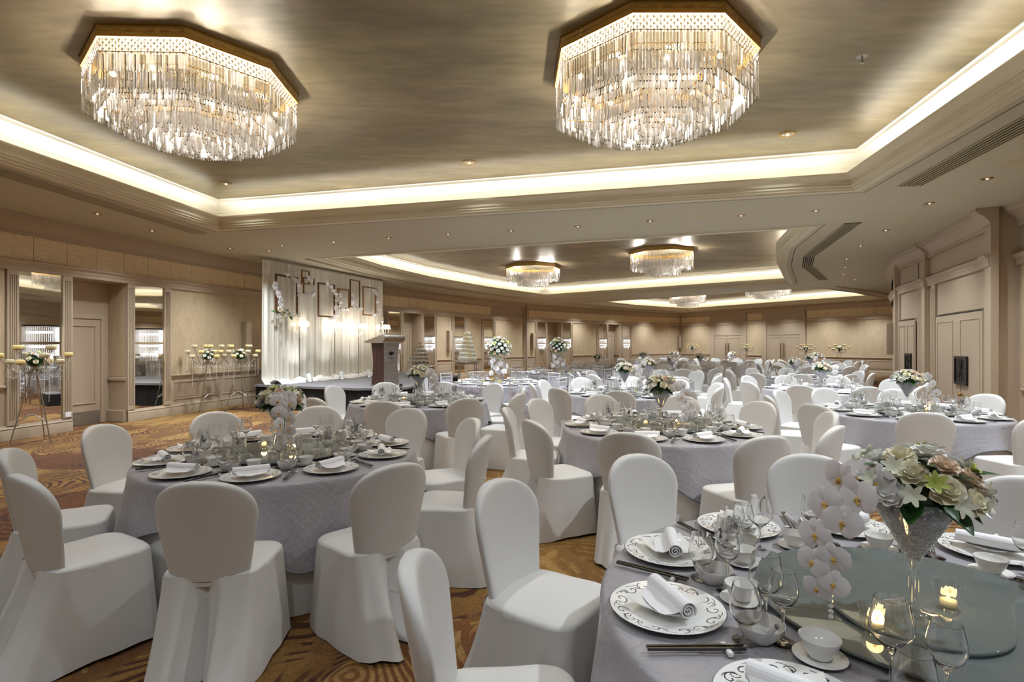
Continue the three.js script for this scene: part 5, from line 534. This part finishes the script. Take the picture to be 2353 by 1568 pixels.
function table(o) {
  const { X, Z, ph, desc, lod, rc = 1.23, vase = -40, chi = false, candles = [], vo = [0, 0], skip = [], bouquet = 0 } = o, id = tableNo++, Y = TH + 0.0135;
  const t = thing('banquet_table', 'round banquet table with floor-length white undercloth: the ' + desc, 'table', P(X, 0, Z), 0); obj('tabletop', cyl(TR - 0.02, TR - 0.02, 0.03, 48, 0, TH - 0.02, 0), M.wood, t); obj('pedestal', merge(cyl(0.05, 0.05, 0.7, 12, 0, 0.37, 0), cyl(0.3, 0.3, 0.02, 24, 0, 0.012, 0)), M.black, t); const uc = obj('undercloth', UN[id % 2], M.linen, t); uc.rotation.y = id;
  const ov = thing('table_overlay', 'silver-grey crushed satin overlay on the ' + desc, 'tablecloth', P(X, 0, Z), (o.turn ?? id * 0.37 + 0.3)); obj('satin_cloth', OV[id % 3][0], M.satin, ov); obj('hem', OV[id % 3][1], M.hem, ov);
  const cam = Math.atan2(-Z, -X) / DEG;
  // glass turntable
  if (lod < 2) { const ls = thing('glass_turntable', 'round glass turntable in the middle of the ' + desc, 'turntable', P(X, Y, Z)); obj('turntable_base', cyl(0.12, 0.13, 0.012, 28, 0, 0.006, 0), M.black, ls); obj('glass_disc', lathe([[0.001, 0.012], [0.44, 0.012], [0.445, 0.017], [0.44, 0.022], [0.001, 0.022]], lod ? 48 : 96), M.glassGreen, ls); if (id === 0) obj('glass_riser', lathe([[0.001, 0.0225], [0.205, 0.0225], [0.21, 0.03], [0.205, 0.037], [0.001, 0.037]], 72), M.glassGreen, ls).position.set(vo[0] * 0.7, 0, -vo[1] * 0.7); }
  const yT = Y + (id === 0 ? 0.0375 : lod < 2 ? 0.0225 : 0);
  if (!bouquet) centrepiece(X + vo[0], yT, Z + vo[1], vase, desc, lod, 300 + id);
  candles.forEach(([cx, cz], i) => votive(X + cx, Y + (Math.hypot(cx - vo[0] * 0.7, cz - vo[1] * 0.7) < 0.17 && id === 0 ? 0.0375 : 0.0225), Z + cz, ['first', 'second', 'third'][i] + ' votive candle in glass beside the vase on the ' + desc, lod < 1 || id < 5 ? 0.02 : 0));
  reseed(500 + id * 13);
  for (let k = 0; k < 10; k++) {
    const th = (ph + 36 * k) * DEG + rr(-0.02, 0.02), c = Math.cos(th), s = Math.sin(th); let dl = Math.round((((th / DEG - cam) % 360) + 360) % 360 / 36) % 10; const where = seatNames[dl] + ' of the ' + desc;
    const loc = (r, z) => [X + c * r + Math.cos(th - Math.PI / 2) * z, Z + s * r + Math.sin(th - Math.PI / 2) * z];
    const cr = rc + rr(-0.05, 0.05), [cx, cz] = loc(cr, rr(-0.03, 0.03)), turn = th + rr(-0.1, 0.1), back = loc(cr + 0.2, 0);
    if (!skip.includes(k) && (inFrame(back[0], 0.9, back[1], 90) || inFrame(cx, 0.5, cz, 40)) && back[1] > 0.9) { if (chi) spindleChair(cx, cz, turn, 'white spindle-back chair with lilac sash at the ' + where, 'spindle chairs at the ' + desc); else chair(cx, cz, turn, 'white fabric-covered chair at the ' + where, 'covered chairs at the ' + desc, Z > 6 ? 1 : 0); }
    const [px, pz] = loc(0.745, 0); const gl = (kind, r, z) => { const [gx, gz] = loc(r + rr(-0.012, 0.012), z + rr(-0.012, 0.012)); if (lod > 2) { (farGlass[kind] ?? farGlass.wine).push(M4(gx, Y, -gz)); return; } if (!inFrame(gx, Y, gz, 120)) return; piece(glassName[kind][0], glassName[kind][1] + ' at the ' + where, 'glass', glassGeo[kind][lod ? 1 : 0], M.glassSolid, gx, Y, gz, 0, glassName[kind][1] + 'es on the ' + desc); };
    gl('wine', 0.5, -0.1); gl('goblet', 0.585, -0.16); if (lod < 2) gl('medium', 0.49, -0.19);
    if (lod > 2) { farPlates.push(M4(px, Y, -pz)); continue; }
    if (!inFrame(px, Y, pz, 160)) continue;
    piece('charger_plate', 'large scroll-rimmed white plate at the ' + where, 'plate', plateGeo, M.chinaScroll, px, Y, pz, th + k, 'charger plates on the ' + desc);
    if (lod < 2) piece('side_plate', 'square plate under the napkin at the ' + where, 'plate', sidePlateGeo, M.china, px, Y, pz, th + Math.PI / 4 + rr(-0.1, 0.1), 'square plates on the ' + desc);
    piece('rolled_napkin', 'rolled white napkin at the ' + where, 'napkin', lod < 2 ? napkinGeo : napkinLow, M.napkin, px - c * 0.01, Y + (lod < 2 ? 0.02 : 0.012), pz - s * 0.01, th + (chi ? rr(0, 6) : rr(0.15, 0.5)), 'rolled napkins on the ' + desc);
    const [bx, bz] = loc(0.535, 0.19); piece('soup_bowl', 'white porcelain soup bowl at the ' + where, 'bowl', bowlGeo[lod ? 1 : 0], M.china, bx, Y, bz, 0, 'soup bowls on the ' + desc);
    const [ux, uz] = loc(0.5, 0.055); piece('tea_cup', 'white porcelain tea cup at the ' + where, 'cup', cupGeo[lod ? 1 : 0], M.china, ux, Y, uz, 0, 'tea cups on the ' + desc);
    if (lod < 2) {
      piece('saucer', 'white saucer under the cup at the ' + where, 'saucer', saucerGeo[lod ? 1 : 0], M.china, ux, Y, uz, 0, 'saucers on the ' + desc);
      piece('soup_spoon', 'white spoon in the bowl at the ' + where, 'spoon', spoonGeo, M.china, bx, Y - 0.008, bz, th + rr(0.2, 0.9), 'soup spoons on the ' + desc);
      for (const e of [-1, 1]) { const [qx, qz] = loc(0.735, -0.215 + e * 0.007); piece('chopstick', (e < 0 ? 'outer' : 'inner') + ' black lacquer chopstick at the ' + where, 'chopstick', stickGeo, M.lacquer, qx, Y + 0.0125, qz, th + e * 0.012, 'chopsticks on the ' + desc); }
      const [rx, rz] = loc(0.655, -0.215); piece('chopstick_rest', 'white porcelain chopstick rest at the ' + where, 'chopstick rest', restGeo, M.china, rx, Y, rz, th, 'chopstick rests on the ' + desc);
    }
  }
  if (bouquet) { reseed(900 + id); const s = thing('bouquet_stand', 'tall clear stand wrapped in white orchids on the ' + desc, 'vase', P(X, Y, Z)); obj('stand_glass', lathe([[0.001, 0.004], [0.09, 0.004], [0.09, 0.01], [0.02, 0.02], [0.018, 0.3], [0.06, 0.42], [0.11, 0.5]], 24), M.glass, s); for (let i = 0; i < 16; i++) { const a = i * 2.4, y = 0.18 + 0.3 * (i / 16), r = 0.05 + 0.1 * Math.abs(Math.sin(i * 1.7)) + 0.05; const m = obj('orchid_bloom', orchidGeo, M.orchid, s); m.position.set(Math.cos(a) * r, y, Math.sin(a) * r); faceZ(m, new THREE.Vector3(Math.cos(a), 0.1, Math.sin(a)), rr(-1, 1)); m.scale.setScalar(0.13); }
    const f = thing('flower_arrangement', 'tall round ball of white roses on the ' + desc, 'flowers', P(X, Y + 0.68, Z)); dome(f, 0, 0.26, { n: 72, lod: 1, flat: 1, low: -0.8, lilies: 16, leaves: 20, rs: 0.17 });
    [[-0.3, -0.25], [0.02, -0.36], [0.3, -0.2], [-0.12, 0.3]].forEach(([dx, dz], i) => { const m = obj('pillar_candle', lathe([[0.001, 0], [0.036, 0], [0.037, 0.075], [0.034, 0.08], [0.001, 0.078]], 18), M.waxYellow); tag(m, ['first', 'second', 'third', 'fourth'][i] + ' cream pillar candle round the tall bouquet on the ' + desc, 'candle'); m.position.copy(P(X + dx, Y, Z + dz)); }); }
}
table({ X: 1.2, Z: 1.61, ph: 36.5, desc: 'nearest table', lod: 0, rc: 1.22, vase: 185, vo: [-0.10, -0.12], candles: [[0.035, -0.07], [-0.24, -0.17]], turn: 0.5 });
table({ X: -1.64, Z: 3.92, ph: -81.3, desc: 'stage-side foreground table', lod: 0, rc: 1.22, vase: -62, vo: [0.0, -0.06], candles: [[-0.17, 0.05], [0.1, -0.1]], turn: -0.227 });
table({ X: 1.41, Z: 5.14, ph: -78.5, desc: 'middle table', lod: 1, rc: 1.22, vase: -45, candles: [[-0.16, -0.05], [0.12, -0.1]] });
table({ X: -1.27, Z: 7.43, ph: -60, desc: 'table before the lectern', lod: 1, rc: 1.22, vase: -25, candles: [[-0.2, -0.05]] });
table({ X: 4.52, Z: 6.22, ph: -86, desc: 'service-door table', lod: 1, rc: 1.22, vase: -15, candles: [[0.15, -0.1]] });
table({ X: 1.78, Z: 8.6, ph: -70, desc: 'table behind the middle one', lod: 1, rc: 1.22, vase: -30, candles: [[-0.1, -0.15], [0.15, -0.12]] });
table({ X: 5.32, Z: 9.35, ph: -95, desc: 'second service-wall table', lod: 2, rc: 1.22, vase: -30 });
table({ X: -0.27, Z: 10.9, ph: -72, desc: 'nearer family table', lod: 2, chi: true, bouquet: 1, rc: 1.2 });
table({ X: 1.22, Z: 14.4, ph: -72, desc: 'farther family table', lod: 2, chi: true, bouquet: 1, rc: 1.2 });
table({ X: 2.95, Z: 11.75, ph: -80, desc: 'third middle-row table', lod: 2, vase: -150 });
table({ X: 6.5, Z: 12.5, ph: -75, desc: 'third service-wall table', lod: 2, vase: -100 });
table({ X: 4.42, Z: 15.0, ph: -60, desc: 'fourth middle-row table', lod: 2, vase: -90 });
table({ X: 2.8, Z: 17.9, ph: -70, desc: 'table behind the family tables', lod: 3, vase: -20 });
table({ X: 6.25, Z: 18.1, ph: -50, desc: 'fifth middle-row table', lod: 3, vase: -50 });
table({ X: 9.0, Z: 16.4, ph: -80, desc: 'fourth service-wall table', lod: 3, vase: -80 });
table({ X: 5.2, Z: 21.6, ph: -65, desc: 'table toward the mirrored wall', lod: 3, vase: -10 });
table({ X: 7.3, Z: 24.6, ph: -55, desc: 'far corner table', lod: 3, vase: -40 });
table({ X: 8.9, Z: 22.0, ph: -85, desc: 'double-door table', lod: 3, vase: -140 });
table({ X: 11.4, Z: 20.4, ph: -60, desc: 'last service-wall table', lod: 3, vase: -40 });
stuff('distant_glassware', glassGeo.wine[2], M.glass, [...farGlass.wine, ...farGlass.goblet], null, 'clear stemmed glasses set out on the far tables', 'glassware');
stuff('distant_plates', lathe([[0.001, 0.006], [0.1, 0.006], [0.165, 0.018], [0.1, 0.0]], 20), M.china, farPlates, null, 'white plates set out on the far tables', 'tableware');

renderer.render(scene, camera);
